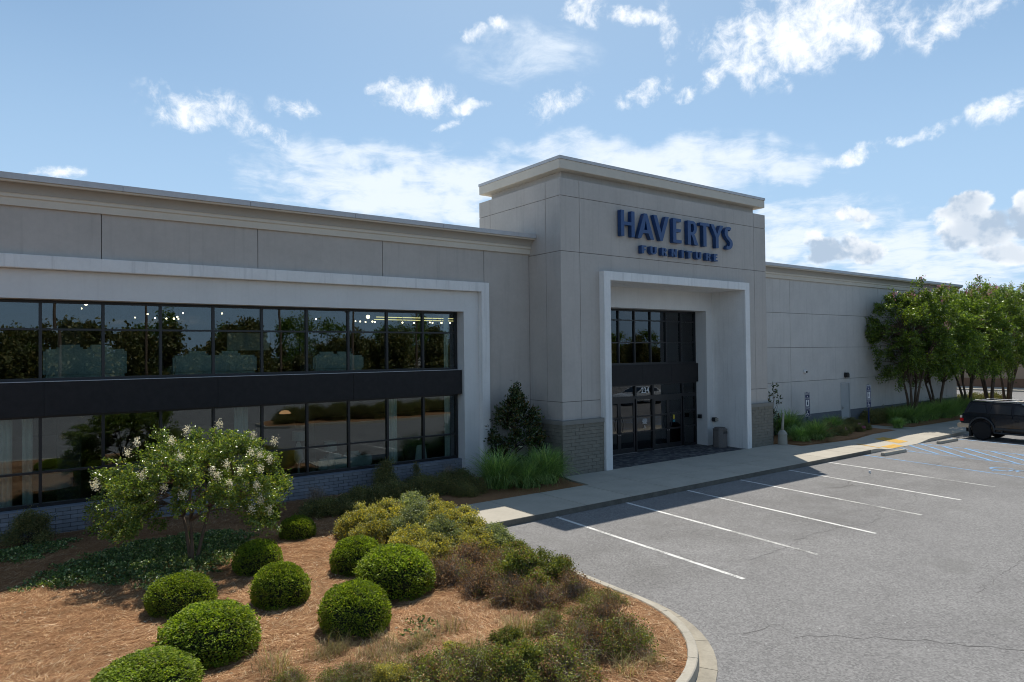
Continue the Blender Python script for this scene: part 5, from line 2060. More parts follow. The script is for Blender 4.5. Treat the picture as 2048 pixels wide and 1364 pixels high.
cs += [tuple(RT * a + FD * b_ + np.array([0, 0, c])) for a, b_, c in [(-1.7, -.3, 1.0), (-1.85, 0, 1.3), (-1.5, .2, 0.8), (-1.2, -.5, 0.95), (-0.9, -.7, 1.0), (-1.75, .3, 0.7), (1.5, -.2, 0.95), (1.3, -.4, 1.1), (1.55, 0, 1.3), (1.1, -.3, 1.3), (-0.6, -1.0, 1.1)]]
mt = myrtle(5, cs, 3, 0.06, 44000, 0.054, 0.034, 0.14, LEAF_MYR, (FLOWER_W, fl), fork_h=0.42, trunk_r=0.042, fl_r=0.062, fl_n=95)
e = empty('crape_myrtle', (3.04, 15.18, 0.13), 'small crape myrtle with white blossom and several thin trunks in the left bed', 'tree')
for me in mt:
    link(me.name.split('.')[0], me, e)


def crown_centres(seed, n, rx, ry, zc, rz, lowcut):
    r = np.random.default_rng(seed)
    out = []
    while len(out) < n:
        u = r.normal(size=3)
        u /= np.linalg.norm(u)
        s = r.uniform(0.55, 1.02)
        lump = 1 + 0.16 * math.sin(u[0] * 5 + seed) * math.cos(u[1] * 4 + seed * 2)
        p = np.array([u[0] * rx * s * lump, u[1] * ry * s * lump, zc + u[2] * rz * s * lump])
        if p[2] < lowcut and math.hypot(p[0], p[1]) < rx * 0.5:
            continue
        out.append(tuple(p))
    return out


TREES = []
for s in (1, 2):
    cc = crown_centres(s, 170, 2.35, 2.2, 4.95, 2.75, 3.2)
    top = sorted(cc, key=lambda p: -p[2])[:9]
    fls = [(p[0] + 0.1, p[1] - 0.1, p[2] + 0.35) for p in top] + [(p[0], p[1] - 0.3, p[2] + 0.2) for p in cc[5:9] if p[2] > 5]
    TREES.append(myrtle(s + 40, cc, 4, 0.14, 40000, 0.105, 0.066, 0.25, LEAF_TREE, (FLOWER_P, fls), fork_h=0.30, trunk_r=0.10, fl_r=0.15, fl_n=45, bark=BARK_D2))
TR = [(41.7, 18.0, 0.99, 0, 0.0, 'first crape myrtle right of the service door, pink blossom at its top'), (45.4, 18.2, 0.97, 1, 1.1, 'second crape myrtle from the service door, in front of the wall end'),
      (49.5, 18.0, 1.02, 1, 2.7, 'third crape myrtle, its trunks seen against the far tan building'), (53.0, 18.0, 1.08, 0, 4.0, 'fourth crape myrtle, thick dark trunks against the far tan building'),
      (57.0, 18.3, 1.1, 1, 5.2, 'last crape myrtle at the right edge behind the dark car')]
for x, y, s, kd, rz, lab in TR:
    e = empty('crape_myrtle', (x, y, 0.15), lab, 'tree', 'pink crape myrtles along the right wing', rz=rz)
    for me in TREES[kd]:
        o = link(me.name.split('.')[0], me, e)
        o.scale = (s, s, s)

# magnolia beside the tower
r = np.random.default_rng(31)
e = empty('magnolia', (14.0, 18.85, Z0), 'young dark magnolia with glossy leaves and two white blooms between left wing and tower', 'tree')
cc = []
for k in range(90):
    z = r.uniform(0.3, 2.75)
    rr_ = 0.95 * math.sin(PI * min(1, (z + 0.35) / 3.1)) ** 0.7
    a = r.uniform(0, 2 * PI)
    q = r.uniform(0.45, 1.0)
    cc.append((math.cos(a) * rr_ * q, math.sin(a) * rr_ * q, z))
cc += [(0.0, 0.0, 2.85), (0.05, 0, 3.0), (-0.55, 0, 2.35), (0.62, -0.1, 2.1)]
C_ = np.array(cc)
tm = MB()
tm.tube([(0, 0, -0.05), (0.02, 0, 1.2), (0, 0.02, 2.8)], [0.05, 0.035, 0.012], 7)
for c in cc:
    tm.tube([(0, 0, max(0.2, c[2] - 0.35)), (c[0] * .6, c[1] * .6, c[2] - 0.1), c], [0.012, 0.008, 0.004], 4, cap=False)
tm.build('trunk', BARK_D, e, smooth=True)
nl = 6500
ci = r.integers(0, len(C_), nl)
P_ = C_[ci] + r.normal(size=(nl, 3)) * 0.09
V, F = leaves(P_, 0.135, 0.058, r, outward=unit(C_[ci] * np.array([[1, 1, 0.0]]) + np.array([[0, 0, 0.5]])) * 1.1)
link('foliage', tri_mesh('foliage', V, F, LEAF_MAG), e)
for bx, by, bz in ((-0.35, -0.62, 1.36), (-0.28, -0.66, 1.08)):
    m = MB()
    for k in range(8):
        q = k * PI / 4
        c, s_n = math.cos(q), math.sin(q)
        m.add([(bx, by, bz), (bx + c * .05 - s_n * .025, by + s_n * .05 + c * .025, bz + .05), (bx + c * .095, by + s_n * .095, bz + .06), (bx + c * .05 + s_n * .025, by + s_n * .05 - c * .025, bz + .05)], [(0, 1, 2, 3)])
    m.build('bloom', FLOWER_W, e)

# sapling behind the ash urn
r = np.random.default_rng(41)
e = empty('sapling', (28.15, 18.15, 0.16), 'thin sapling with a few leathery leaves behind the beige ash urn', 'tree')
tips = [(0.05, 0, 2.55), (-0.25, 0.05, 1.85), (-0.1, 0.1, 2.1), (0.3, -0.1, 2.0), (0.42, 0, 1.75), (0.15, 0.1, 1.35), (0.38, 0, 1.1), (-0.35, 0, 1.2), (-0.2, -0.1, 1.5), (0.2, 0, 2.3)]
tm = MB()
tm.tube([(0, 0, -0.05), (-0.03, 0, 0.9), (0.03, 0, 1.7), (0.05, 0, 2.5)], [0.022, 0.018, 0.012, 0.005], 6)
for c in tips:
    z = max(0.5, c[2] - 0.6)
    tm.tube([(0, 0, z), (c[0] * .7, c[1] * .7, z + 0.3), c], [0.01, 0.007, 0.004], 5, cap=False)
tm.build('trunk', BARK, e, smooth=True)
C_ = np.array(tips)
nl = 230
ci = r.integers(0, len(C_), nl)
V, F = leaves(C_[ci] + r.normal(size=(nl, 3)) * 0.06, 0.14, 0.06, r, outward=np.array([[0, 0, 0.25]]))
link('foliage', tri_mesh('foliage', V, F, LEAF_MAG), e)

# ------------------------------------------------------------------ small things by the entrance and along the right wing
e = empty('litter_bin', (25.05, 18.75, 0.15), 'square pebble-faced litter bin inside the entrance portal', 'bin')
m = MB()
for q in range(1):
    oc = [(0.27, 0.14), (0.14, 0.27), (-0.14, 0.27), (-0.27, 0.14), (-0.27, -0.14), (-0.14, -0.27), (0.14, -0.27), (0.27, -0.14)]
    m.prism(oc, 0.0, 0.74)
m.build('body', AGGREG, e, bevel=0.015)
m = MB()
m.prism([(x * 1.04, y * 1.04) for x, y in oc], 0.742, 0.80)
m.prism([(x * 0.8, y * 0.8) for x, y in oc], 0.80, 0.86)
m.build('lid', AGGREG, e, bevel=0.012)
m = MB()
m.box(-0.12, 0.12, -0.295, -0.268, 0.60, 0.70)
m.build('opening', BIN_TOP, e)

m = MB()
m.box(24.93 - 0.10, 24.93 + 0.0, 19.60, 19.78, 1.35, 1.52)
m.build('access_box', BLACKM, bevel=0.008, label='small black push-button box on the door reveal', cat='push button')
m = MB()
m.box(25.30, 25.456, 19.20, 19.36, 1.20, 1.38)
o = m.build('wall_box', BLACKM, bevel=0.008, label='small black and cream socket box on the portal corner above the litter bin', cat='socket box')
m = MB()
m.box(25.31, 25.455, 19.12, 19.198, 1.22, 1.36)
m.build('cover', URN, o, bevel=0.006)

e = empty('ash_urn', (27.80, 17.48, 0.15), 'beige cigarette receptacle with a leaning neck beside the stone base', 'ash urn')
m = MB()
m.lathe([(0.0, 0.0), (0.20, 0.0), (0.205, 0.03), (0.195, 0.42), (0.21, 0.43), (0.21, 0.47), (0.0, 0.47)], n=20)
m.build('bucket', URN, e, smooth=False)
m = MB()
m.lathe([(0.0, 0.472), (0.20, 0.472), (0.16, 0.56), (0.075, 0.64), (0.0, 0.64)], n=20)
m.build('dome', URN, e, smooth=False)
m = MB()
m.tube([(0, 0, 0.60), (0.03, 0.0, 0.9), (0.085, 0.0, 1.28), (0.10, 0, 1.36)], [0.07, 0.055, 0.048, 0.05], 14)
m.build('neck', URN, e, smooth=True)

e = empty('security_camera', (33.39, 19.66, 3.20), 'white round security camera on the pale right wall', 'camera')
m = MB()
m.lathe([(0, 0.02), (0.10, 0.02), (0.11, -0.03), (0.09, -0.08), (0, -0.08)], n=18, axis='y')
m.build('housing', WHITE, e, smooth=False)
m = MB()
m.lathe([(0, -0.08), (0.05, -0.082), (0.045, -0.13), (0.0, -0.14)], (0.02, 0, -0.01), 14, 'y')
m.build('lens', BLACKM, e)
e = empty('wall_lamp', (37.47, 19.66, 2.92), 'black box wall lamp above the service door', 'lamp')
m = MB()
m.box(-0.11, 0.11, -0.04, 0.015, -0.13, 0.13)
m.build('back_plate', BLACKM, e)
m = MB()
m.prism([(-0.18, -0.15), (-0.18, 0.05), (-0.12, 0.13), (-0.042, 0.13), (-0.042, -0.15)], -0.12, 0.12, 'x')
m.build('shade', BLACKM, e)


def sign_text(me_s, size):
    return text_mesh('lettering', me_s, size, WHITE, 0.0006, 0.0)


def parking_sign(x, y, lab, top=2.22):
    e = empty('parking_sign', (x, y, 0.15), lab, 'sign', 'accessible parking signs', rz=rad(-20))
    m = MB()
    m.box(-0.03, 0.03, -0.02, 0.03, -0.1, top + 0.02)
    m.build('post', BLUE_POST, e)
    zt2 = top
    plates = [('plate', 0.30, BLUE_POST), ('plate', 0.46, BLUE_POST), ('plate', 0.46, BLUE_POST)]
    z = zt2
    for i, (nm, h, mt_) in enumerate(plates):
        w2 = 0.155
        m = MB()
        m.box(-w2, w2, -0.030, -0.021, z - h + 0.005, z)
        p = m.build(nm, mt_, e)
        b = MB()     # white border
        t = 0.013
        for (a0, a1, b0, b1) in ((-w2 + .012, w2 - .012, z - .012 - t, z - .012), (-w2 + .012, w2 - .012, z - h + .017, z - h + .017 + t), (-w2 + .012, -w2 + .012 + t, z - h + .03, z - .025), (w2 - .012 - t, w2 - .012, z - h + .03, z - .025)):
            b.box(a0, a1, -0.033, -0.0305, b0, b1)
        b.build('border', WHITE, p)
        if i == 0:
            ob = link('lettering', sign_text('RESERVED\nPARKING', 0.062), p)
            ob.rotation_euler = (PI / 2, 0, 0)
            ob.location = (0, -0.032, z - 0.085)
            b = MB()
            b.prism([(-0.04, z - .19), (0.04, z - .19), (0.0, z - .245)], -0.033, -0.0305, 'y')
            b.build('arrow', WHITE, p)
        elif i == 1:
            b = MB()
            b.box(-0.085, 0.085, -0.033, -0.0305, z - 0.40, z - 0.07)
            b.build('white_panel', WHITE, p)
            b = MB()
            b.lathe([(0.0, -0.036), (0.03, -0.036), (0.03, -0.0335), (0.0, -0.0335)], (0, 0, z - 0.13), 12, 'y')
            b.box(-0.028, 0.028, -0.036, -0.0335, z - 0.34, z - 0.17)
            b.build('figure', BLUE_POST, p)
        else:
            ob = link('lettering', sign_text('PERMIT\nREQUIRED', 0.058), p)
            ob.rotation_euler = (PI / 2, 0, 0)
            ob.location = (0, -0.032, z - 0.095)
            b = MB()
            cz = z - 0.31
            ring = [(-0.005 + 0.065 * math.cos(rad(a)), cz - 0.02 + 0.065 * math.sin(rad(a))) for a in range(120, 381, 20)]
            for (ax, az_), (bx, bz) in zip(ring[:-1], ring[1:]):
                d = Vector((bx - ax, bz - az_))
                nn = Vector((-d.y, d.x)).normalized() * 0.011
                b.prism([(ax + nn.x, az_ + nn.y), (bx + nn.x, bz + nn.y), (bx - nn.x, bz - nn.y), (ax - nn.x, az_ - nn.y)], -0.033, -0.0305, 'y')
            b.lathe([(0.0, -0.033), (0.022, -0.033), (0.022, -0.0305), (0.0, -0.0305)], (-0.015, 0, cz + 0.115), 10, 'y')
            b.box(-0.028, -0.004, -0.0345, -0.0315, cz + 0.0, cz + 0.085)
            b.box(-0.004, 0.062, -0.0345, -0.0315, cz + 0.0, cz + 0.02)
            b.box(0.05, 0.07, -0.0355, -0.0325, cz - 0.07, cz + 0.012)
            b.build('wheelchair_symbol', WHITE, p)
        z -= h
    return e


parking_sign(32.35, 18.95, 'navy accessible parking sign rising out of the tall grass clump', top=2.05)
parking_sign(37.5, 18.43, 'navy accessible parking sign standing clear by the path, farther from the entrance', top=2.25)

for (x, y, rz, lab) in ((29.55, 13.52, rad(-2), 'concrete wheel stop in the nearer accessible bay'), (34.95, 13.6, rad(-2), 'concrete wheel stop beyond the blue hatching')):
    m = MB()
    m.prism([(-0.085, 0.0), (-0.085, 0.055), (-0.055, 0.125), (0.055, 0.125), (0.085, 0.055), (0.085, 0.0)], -0.9, 0.9, 'x')
    o = m.build('wheel_stop', KERB, bevel=0.012, loc=(x, y, 0.001), label=lab, cat='wheel stop', group='concrete wheel stops')
    o.rotation_euler = (0, 0, rz)
m = MB()
m.lathe([(0, 0), (0.035, 0), (0.035, 0.09), (0, 0.09)], (24.4, 12.0, 0.002), 10)
m.build('litter_cup', WHITE, label='tiny scrap of white litter on the asphalt near the tower shadow', cat='litter')

# ------------------------------------------------------------------ cars


def wheel(parent, x, y, z, R, side, rimmat, wd=0.24):
    m = MB()
    h = wd / 2
    m.lathe([(R * .60, -h), (R * .88, -h), (R * .97, -h * .8), (R, -h * .45), (R, h * .45), (R * .97, h * .8), (R * .88, h), (R * .60, h)], (0, 0, 0), 30, 'y')
    t = m.build('tyre', RUBBER, None, smooth=False)
    wh = empty('wheel', (x, y, z), None, None)
    wh.parent = parent
    t.parent = wh
    m = MB()
    m.lathe([(0.0, side * h * 0.55), (R * .2, side * h * 0.6), (R * .22, side * h * .45), (R * .52, side * h * .30), (R * .58, side * h * .85), (R * .61, side * h * .85), (R * .61, -side * h * .5), (0, -side * h * .5)], (0, 0, 0), 24, 'y')
    for k in range(5):
        q = 2 * PI * k / 5
        c, s = math.cos(q), math.sin(q)
        a = 0.055
        p = [(c * R * .15 - s * a, s * R * .15 + c * a), (c * R * .57 - s * a * .7, s * R * .57 + c * a * .7), (c * R * .57 + s * a * .7, s * R * .57 - c * a * .7), (c * R * .15 + s * a, s * R * .15 - c * a)]
        m.prism(p, side * h * .35, side * h * .7, 'y')
    m.build('rim', rimmat, wh)


def arch_outline(cx, r, z0, n=10):
    """points of an upside-down U from front to back, in (x, z)"""
    return [(cx + r * math.cos(rad(180 * k / n)), z0 + r * math.sin(rad(180 * k / n))) for k in range(n + 1)]


RIM_D = mottled('dark_rim', (0.05, 0.055, 0.06), 0.1, 8, 0.35, 0.0, 10, 0.5, metal=0.6)
RIM_S = mottled('silver_rim', (0.4, 0.41, 0.42), 0.1, 8, 0.3, 0.0, 10, 0.5, metal=0.7)


def suv():
    e = empty('suv', (37.75, 11.55, 0.0), 'black older off-road SUV with roof rails backed in beside the accessible bays', 'car', rz=rad(-95))
    # local x forward, y left, z up
    wz, wr = 0.43, 0.45
    rx_, fx2 = -1.33, 1.35
    low = 0.50
    ol = [(-2.22, low + .08)]
    ol += [(rx_ - wr - .02, low)] + arch_outline(rx_, wr + 0.055, wz + 0.02)[::-1][0:] + [(rx_ + wr + .02, low)]
    ol += [(fx2 - wr - .02, low)] + arch_outline(fx2, wr + 0.055, wz + 0.02)[::-1] + [(fx2 + wr + .02, low)]
    ol += [(2.22, low + .05), (2.26, 0.78), (2.2, 0.98), (1.2, 1.12), (0.95, 1.145), (-2.16, 1.145), (-2.25, 0.80)]
    m = MB()
    m.prism(ol, -0.80, 0.80, 'y')
    body = m.build('body', CARPAINT, e, bevel=0.03)
    m = MB()   # bulged flanks
    for s in (-1, 1):
        y0_, y1_ = (0.79, 0.845) if s > 0 else (-0.845, -0.79)
        m = MB()
        m.prism([(-2.18, 0.90), (-1.98, 0.98), (-0.80, 0.98), (-0.76, 0.60), (0.76, 0.60), (0.80, 0.98), (0.92, 1.04), (-2.18, 1.04)], y0_, y1_, 'y')
        m.build('flank', CARPAINT, body, bevel=0.022)
    # greenhouse
    bz, rz_ = 1.14, 1.66
    b4 = [(-2.14, 0.79), (1.02, 0.79), (1.02, -0.79), (-2.14, -0.79)]
    t4 = [(-1.93, 0.645), (0.28, 0.645), (0.28, -0.645), (-1.93, -0.645)]
    m = MB()
    m.add([(x, y, bz) for x, y in b4] + [(x, y, rz_) for x, y in t4], [(0, 1, 2, 3), (7, 6, 5, 4), (0, 4, 5, 1), (1, 5, 6, 2), (2, 6, 7, 3), (3, 7, 4, 0)])
    m.build('cabin', CARPAINT, e, bevel=0.035)
    m = MB()
    m.box(-1.90, 0.25, -0.62, 0.62, 1.64, 1.695)
    m.build('roof', CARPAINT, e, bevel=0.03)

    def side_quad(pts, s, off):
        out = []
        for x, z in pts:
            f = (z - bz) / (rz_ - bz)
            y = 0.79 + (0.645 - 0.79) * f + off
            out.append((x, s * y, z))
        return out
    for s in (-1, 1):
        for name, pts in (('side_window', [(-1.99, 1.20), (-1.12, 1.20), (-1.22, 1.57), (-1.82, 1.57)]), ('side_window', [(-0.98, 1.20), (-0.12, 1.20), (-0.12, 1.58), (-0.90, 1.58)]), ('side_window', [(0.0, 1.20), (0.78, 1.20), (0.28, 1.58), (0.0, 1.58)])):
            a = side_quad(pts, s, 0.003)
            b_ = side_quad(pts, s, 0.012)
            m = MB()
            m.add(a + b_, [(0, 1, 2, 3), (7, 6, 5, 4), (0, 4, 5, 1), (1, 5, 6, 2), (2, 6, 7, 3), (3, 7, 4, 0)])
            m.build(name, GLASS_CARB, e)
            # thin rubber round each pane
            rr_ = MB()
            fr2 = side_quad([((x - sum(p[0] for p in pts) / 4) * 1.05 + sum(p[0] for p in pts) / 4, (z - 1.39) * 1.11 + 1.39) for x, z in pts], s, 0.001)
            fr3 = side_quad([((x - sum(p[0] for p in pts) / 4) * 1.05 + sum(p[0] for p in pts) / 4, (z - 1.39) * 1.11 + 1.39) for x, z in pts], s, 0.006)
            rr_.add(fr2 + fr3, [(0, 1, 2, 3), (7, 6, 5, 4), (0, 4, 5, 1), (1, 5, 6, 2), (2, 6, 7, 3), (3, 7, 4, 0)])
            rr_.build('window_seal', RUBBER, e)
        # arch flares
        for cx in (rx_, fx2):
            m = MB()
            pts = [(cx + (wr + 0.085) * math.cos(rad(a)), s * 0.838, wz + 0.03 + (wr + 0.085) * math.sin(rad(a))) for a in range(-12, 193, 12)]
            m.tube(pts, 0.034, 8)
            m.build('arch_flare', CARTRIM, e, smooth=True)
        m = MB()
        y0_, y1_ = (0.80, 0.856) if s > 0 else (-0.856, -0.80)
        m.box(-0.78, 0.80, y0_, y1_, 0.495, 0.598)
        m.build('lower_cladding', CARTRIM, e, bevel=0.015)
        m = MB()
        m.tube([(-0.78, s * 0.90, 0.36), (0.80, s * 0.90, 0.36)], 0.035, 8)
        m.box(-0.5, -0.44, *((0.70, 0.9) if s > 0 else (-0.9, -0.70)), 0.35, 0.47)
        m.box(0.44, 0.5, *((0.70, 0.9) if s > 0 else (-0.9, -0.70)), 0.35, 0.47)
        m.build('side_step', CARTRIM, e)
        m = MB()
        for xx in (-0.98, -0.06, 0.88):
            m.box(xx - 0.004, xx + 0.004, *((0.80, 0.8475) if s > 0 else (-0.8475, -0.80)), 0.62, 1.13)
        m.build('door_gap', RUBBER, e)
        for xx in (-0.86, 0.05):
            m = MB()
            m.box(xx, xx + 0.15, *((0.845, 0.872) if s > 0 else (-0.872, -0.845)), 0.90, 0.935)
            m.build('door_handle', BLACKM, e, bevel=0.006)
        # tail lamp wraps the corner
        m = MB()
        m.box(-2.275, -2.12, *((0.70, 0.835) if s > 0 else (-0.835, -0.70)), 0.78, 0.93)
        tl = m.build('tail_lamp', REDLENS, e, bevel=0.012)
        m = MB()
        m.box(-2.27, -2.13, *((0.705, 0.832) if s > 0 else (-0.832, -0.705)), 0.935, 1.03)
        m.build('clear_lens', WHITELENS, tl, bevel=0.01)
        m = MB()
        m.prism([(-1.87, 0.12), (-1.78, 0.12), (-1.80, 0.42), (-1.87, 0.42)], *((0.62, 0.84) if s > 0 else (-0.84, -0.62)), 'y')
        m.build('mud_flap', RUBBER, e)
        m = MB()
        m.box(0.70, 0.82, *((0.86, 1.02) if s > 0 else (-1.02, -0.86)), 1.13, 1.27)
        m.build('door_mirror', BLACKM, e, bevel=0.02)
        # roof rail
        m = MB()
        m.tube([(-1.78, s * 0.56, 1.70), (-1.70, s * 0.56, 1.755), (0.05, s * 0.56, 1.755), (0.13, s * 0.56, 1.70)], 0.016, 8)
        m.build('roof_rail', STEEL, e)
    for xx in (-1.45, -0.25):
        m = MB()
        m.box(xx, xx + 0.05, -0.56, 0.56, 1.765, 1.785)
        m.build('rack_bar', STEEL, e)
    m = MB()
    m.prism([(-2.40, 0.50), (-2.40, 0.68), (-2.18, 0.70), (-1.85, 0.70), (-1.80, 0.50)], -0.845, 0.845, 'y')
    m.build('rear_bumper', CHROME, e, bevel=0.025)
    m = MB()
    m.prism([(2.1, 0.42), (2.1, 0.70), (2.36, 0.68), (2.36, 0.45)], -0.84, 0.84, 'y')
    m.build('front_bumper', CARTRIM, e, bevel=0.03)
    m = MB()
    V = [(-2.15, -0.60, 1.20), (-2.15, 0.60, 1.20), (-1.97, 0.52, 1.58), (-1.97, -0.52, 1.58)]
    V = [(x - 0.01, y, z) for x, y, z in V] + [(x + 0.02, y, z) for x, y, z in V]
    m.add(V, [(0, 1, 2, 3), (7, 6, 5, 4), (0, 4, 5, 1), (1, 5, 6, 2), (2, 6, 7, 3), (3, 7, 4, 0)])
    m.build('rear_window', GLASS_CARB, e)
    m = MB()
    V = [(1.03, -0.66, 1.19), (1.03, 0.66, 1.19), (0.38, 0.56, 1.60), (0.38, -0.56, 1.60)]
    V = [(x + 0.015, y, z) for x, y, z in V] + [(x - 0.02, y, z) for x, y, z in V]
    m.add(V, [(0, 1, 2, 3), (7, 6, 5, 4), (0, 4, 5, 1), (1, 5, 6, 2), (2, 6, 7, 3), (3, 7, 4, 0)])
    m.build('windscreen', GLASS_CARB, e)
    for cx in (rx_, fx2):
        for s in (-1, 1):
            wheel(e, cx, s * 0.74, wz - 0.02, 0.41, s, RIM_D, 0.28)
    m = MB()
    m.box(-2.1, 2.1, -0.62, 0.62, 0.30, 0.5)
    m.build('chassis', RUBBER, e)
    m = MB()
    m.box(-2.268, -2.255, -0.16, 0.16, 0.80, 0.95)
    m.build('number_plate', WHITE, e)
    e.scale = (1.0, 1.0, 1.055)
    return e


GLASS_CARB = mottled('dark_car_window', (0.012, 0.018, 0.026), 0.1, 2, 0.06, 0.0, 10, 0.8)
suv()


def sedan():
    e = empty('sedan', (41.9, 0.9, 0.0), 'silver sedan in the lot, seen mirrored in the entrance doors', 'car', rz=rad(180))
    wr = 0.32
    rx_, fx2 = -1.38, 1.38
    low = 0.24
    ol = [(-2.28, 0.42)] + [(rx_ - wr - .05, low)] + arch_outline(rx_, wr + 0.04, wr)[::-1] + [(rx_ + wr + .05, low)]
    ol += [(fx2 - wr - .05, low)] + arch_outline(fx2, wr + 0.04, wr)[::-1] + [(fx2 + wr + .05, low)]
    ol += [(2.3, 0.36), (2.36, 0.55), (2.2, 0.74), (1.0, 0.93), (-1.5, 0.98), (-2.25, 0.98), (-2.32, 0.80)]
    m = MB()
    m.prism(ol, -0.88, 0.88, 'y')
    m.build('body', SILVER, e, bevel=0.05)
    prof_b = [(-1.98, .80), (1.15, .80)]
    m = MB()
    xs_ = [(-2.0, 0.97), (-1.35, 1.30), (-0.7, 1.43), (0.05, 1.42), (1.2, 0.93)]
    out = [(x, z) for x, z in xs_]
    n = len(out)
    V = [(x, 0.80 - (z - 0.93) * 0.35, z) for x, z in out] + [(x, -(0.80 - (z - 0.93) * 0.35), z) for x, z in out]
    m.add(V, [tuple(range(n)), tuple(range(n, 2 * n))[::-1]] + [(i, i + 1, i + 1 + n, i + n) for i in range(n - 1)] + [(0, n - 1, 2 * n - 1, n)])
    m.build('cabin', SILVER, e, bevel=0.02)
    for s in (-1, 1):
        for pts in ([(-1.55, 1.02), (-0.42, 1.02), (-0.42, 1.36), (-0.75, 1.36), (-1.28, 1.26)], [(-0.32, 1.02), (0.92, 1.02), (0.08, 1.36), (-0.32, 1.37)]):
            m = MB()
            V = [(x, s * (0.80 - (z - 0.93) * 0.35 + 0.008), z) for x, z in pts]
            V2 = [(x, s * (0.80 - (z - 0.93) * 0.35 - 0.01), z) for x, z in pts]
            k = len(pts)
            m.add(V + V2, [tuple(range(k)), tuple(range(k, 2 * k))[::-1]] + [(i, (i + 1) % k, (i + 1) % k + k, i + k) for i in range(k)])
            m.build('side_window', GLASS_CARB, e)
    for a, b_ in ((xs_[0], xs_[1]), (xs_[3], xs_[4])):
        m = MB()
        (x0, z0), (x1, z1) = a, b_
        V = [(x0 + (x1 - x0) * t, sy * (0.70 - (z0 + (z1 - z0) * t - 0.93) * 0.35), z0 + (z1 - z0) * t + 0.006) for t in (0.1, 0.92) for sy in (-1, 1)]
        m.add([V[0], V[1], V[3], V[2]] + [(p[0], p[1], p[2] - 0.02) for p in (V[0], V[1], V[3], V[2])], [(0, 1, 2, 3), (7, 6, 5, 4), (0, 4, 5, 1), (1, 5, 6, 2), (2, 6, 7, 3), (3, 7, 4, 0)])
        m.build('screen', GLASS_CARB, e)
    for cx in (rx_, fx2):
        for s in (-1, 1):
            wheel(e, cx, s * 0.79, wr, wr, s, RIM_S, 0.2)
    return e


sd0 = sedan()
for (x, y, rz, lab) in ((8.5, -28.0, 0.2, 'silver sedan far across the lot, seen mirrored in the left windows'), (-9.0, -30.0, 1.7, 'silver sedan far left across the lot, seen mirrored in the left windows')):
    c = copy_tree(sd0, None, lab)
    c.location = (x, y, 0)
    c.rotation_euler = (0, 0, rz)
    c['group'] = 'cars across the lot'

# delivery truck mirrored in the right-hand upper panes
e = empty('delivery_truck', (55.0, -62.0, 0.0), 'white box truck across the lot, mirrored in the upper windows', 'truck', rz=rad(170))
m = MB()
m.box(-4.0, 2.0, -1.25, 1.25, 1.0, 3.7)
m.build('box', WHITE, e, bevel=0.04)
m = MB()
m.prism([(2.05, 0.6), (4.3, 0.6), (4.4, 1.5), (3.6, 2.6), (2.05, 2.7)], -1.15, 1.15, 'y')
m.build('cab', SILVER, e, bevel=0.06)
m = MB()
m.box(-3.9, 2.2, -0.9, 0.9, 0.6, 1.0)
m.build('chassis', RUBBER, e)
for cx in (-2.6, 3.3):
    for s in (-1, 1):
        wheel(e, cx, s * 1.0, 0.48, 0.48, s, RIM_S, 0.3)

# ------------------------------------------------------------------ far building at the right and what surrounds the lot
e = empty('far_building', (84.0, 40.0, 0.0), 'tan and brown building beyond the crape myrtles at the right edge', 'building')
FO = Vector((84.0, 40.0, 0.0))
m = MB()
m.box(84.0, 130, 6, 85, -0.5, 9.3)
part(m, 'wall', CREAM_WALL, e, FO)
m = MB()
m.box(83.94, 84.0, 6, 85, 1.05, 2.95)
part(m, 'stucco_band', TAN_WALL, e, FO)
m = MB()
m.box(83.86, 84.0, 6, 85, 0.0, 1.05)
part(m, 'brick_band', TAN_BAND, e, FO)
m = MB()
m.box(83.7, 130.3, 5.7, 85.3, 9.3, 9.9)
part(m, 'cornice', CORNICE_D, e, FO)
m = MB()
m.box(78.5, 79.1, 5, 90, 0.0, 0.15)
m.build('far_kerb', KERB, kind='structure')
m = MB()
m.box(79.1, 83.8, 5, 90, 0.0, 0.13)
m.build('far_pavement', CONCRETE, kind='structure')

# island across the aisle with bushes, seen in the lower panes
m = MB()
m.prism([(13.5, -0.2), (28, 0.4), (30, -0.6), (30, -3.6), (28, -4.4), (13.5, -5.0), (12.3, -3.5), (12.3, -1.2)], -0.1, 0.14)
m.build('far_kerb', KERB, kind='structure')
m = MB()
m.prism([(13.7, -0.4), (27.9, 0.2), (29.8, -0.7), (29.8, -3.5), (27.9, -4.2), (13.7, -4.8), (12.5, -3.4), (12.5, -1.3)], 0.0, 0.16)
m.build('lot_island', MULCH, kind='structure')
rr_ = random.Random(9)
for i in range(16):
    x = 14.0 + i * 0.97
    place_shrub(DRK[i % 2], 'island_shrub', x, -1.9 + rr_.uniform(-.7, .7), 0.15, i * 1.3, (1.5, 1.5, 1.9), 'dark shrub on the island across the aisle, seen mirrored in the lower windows', 'shrub', 'shrubs on the island across the aisle')


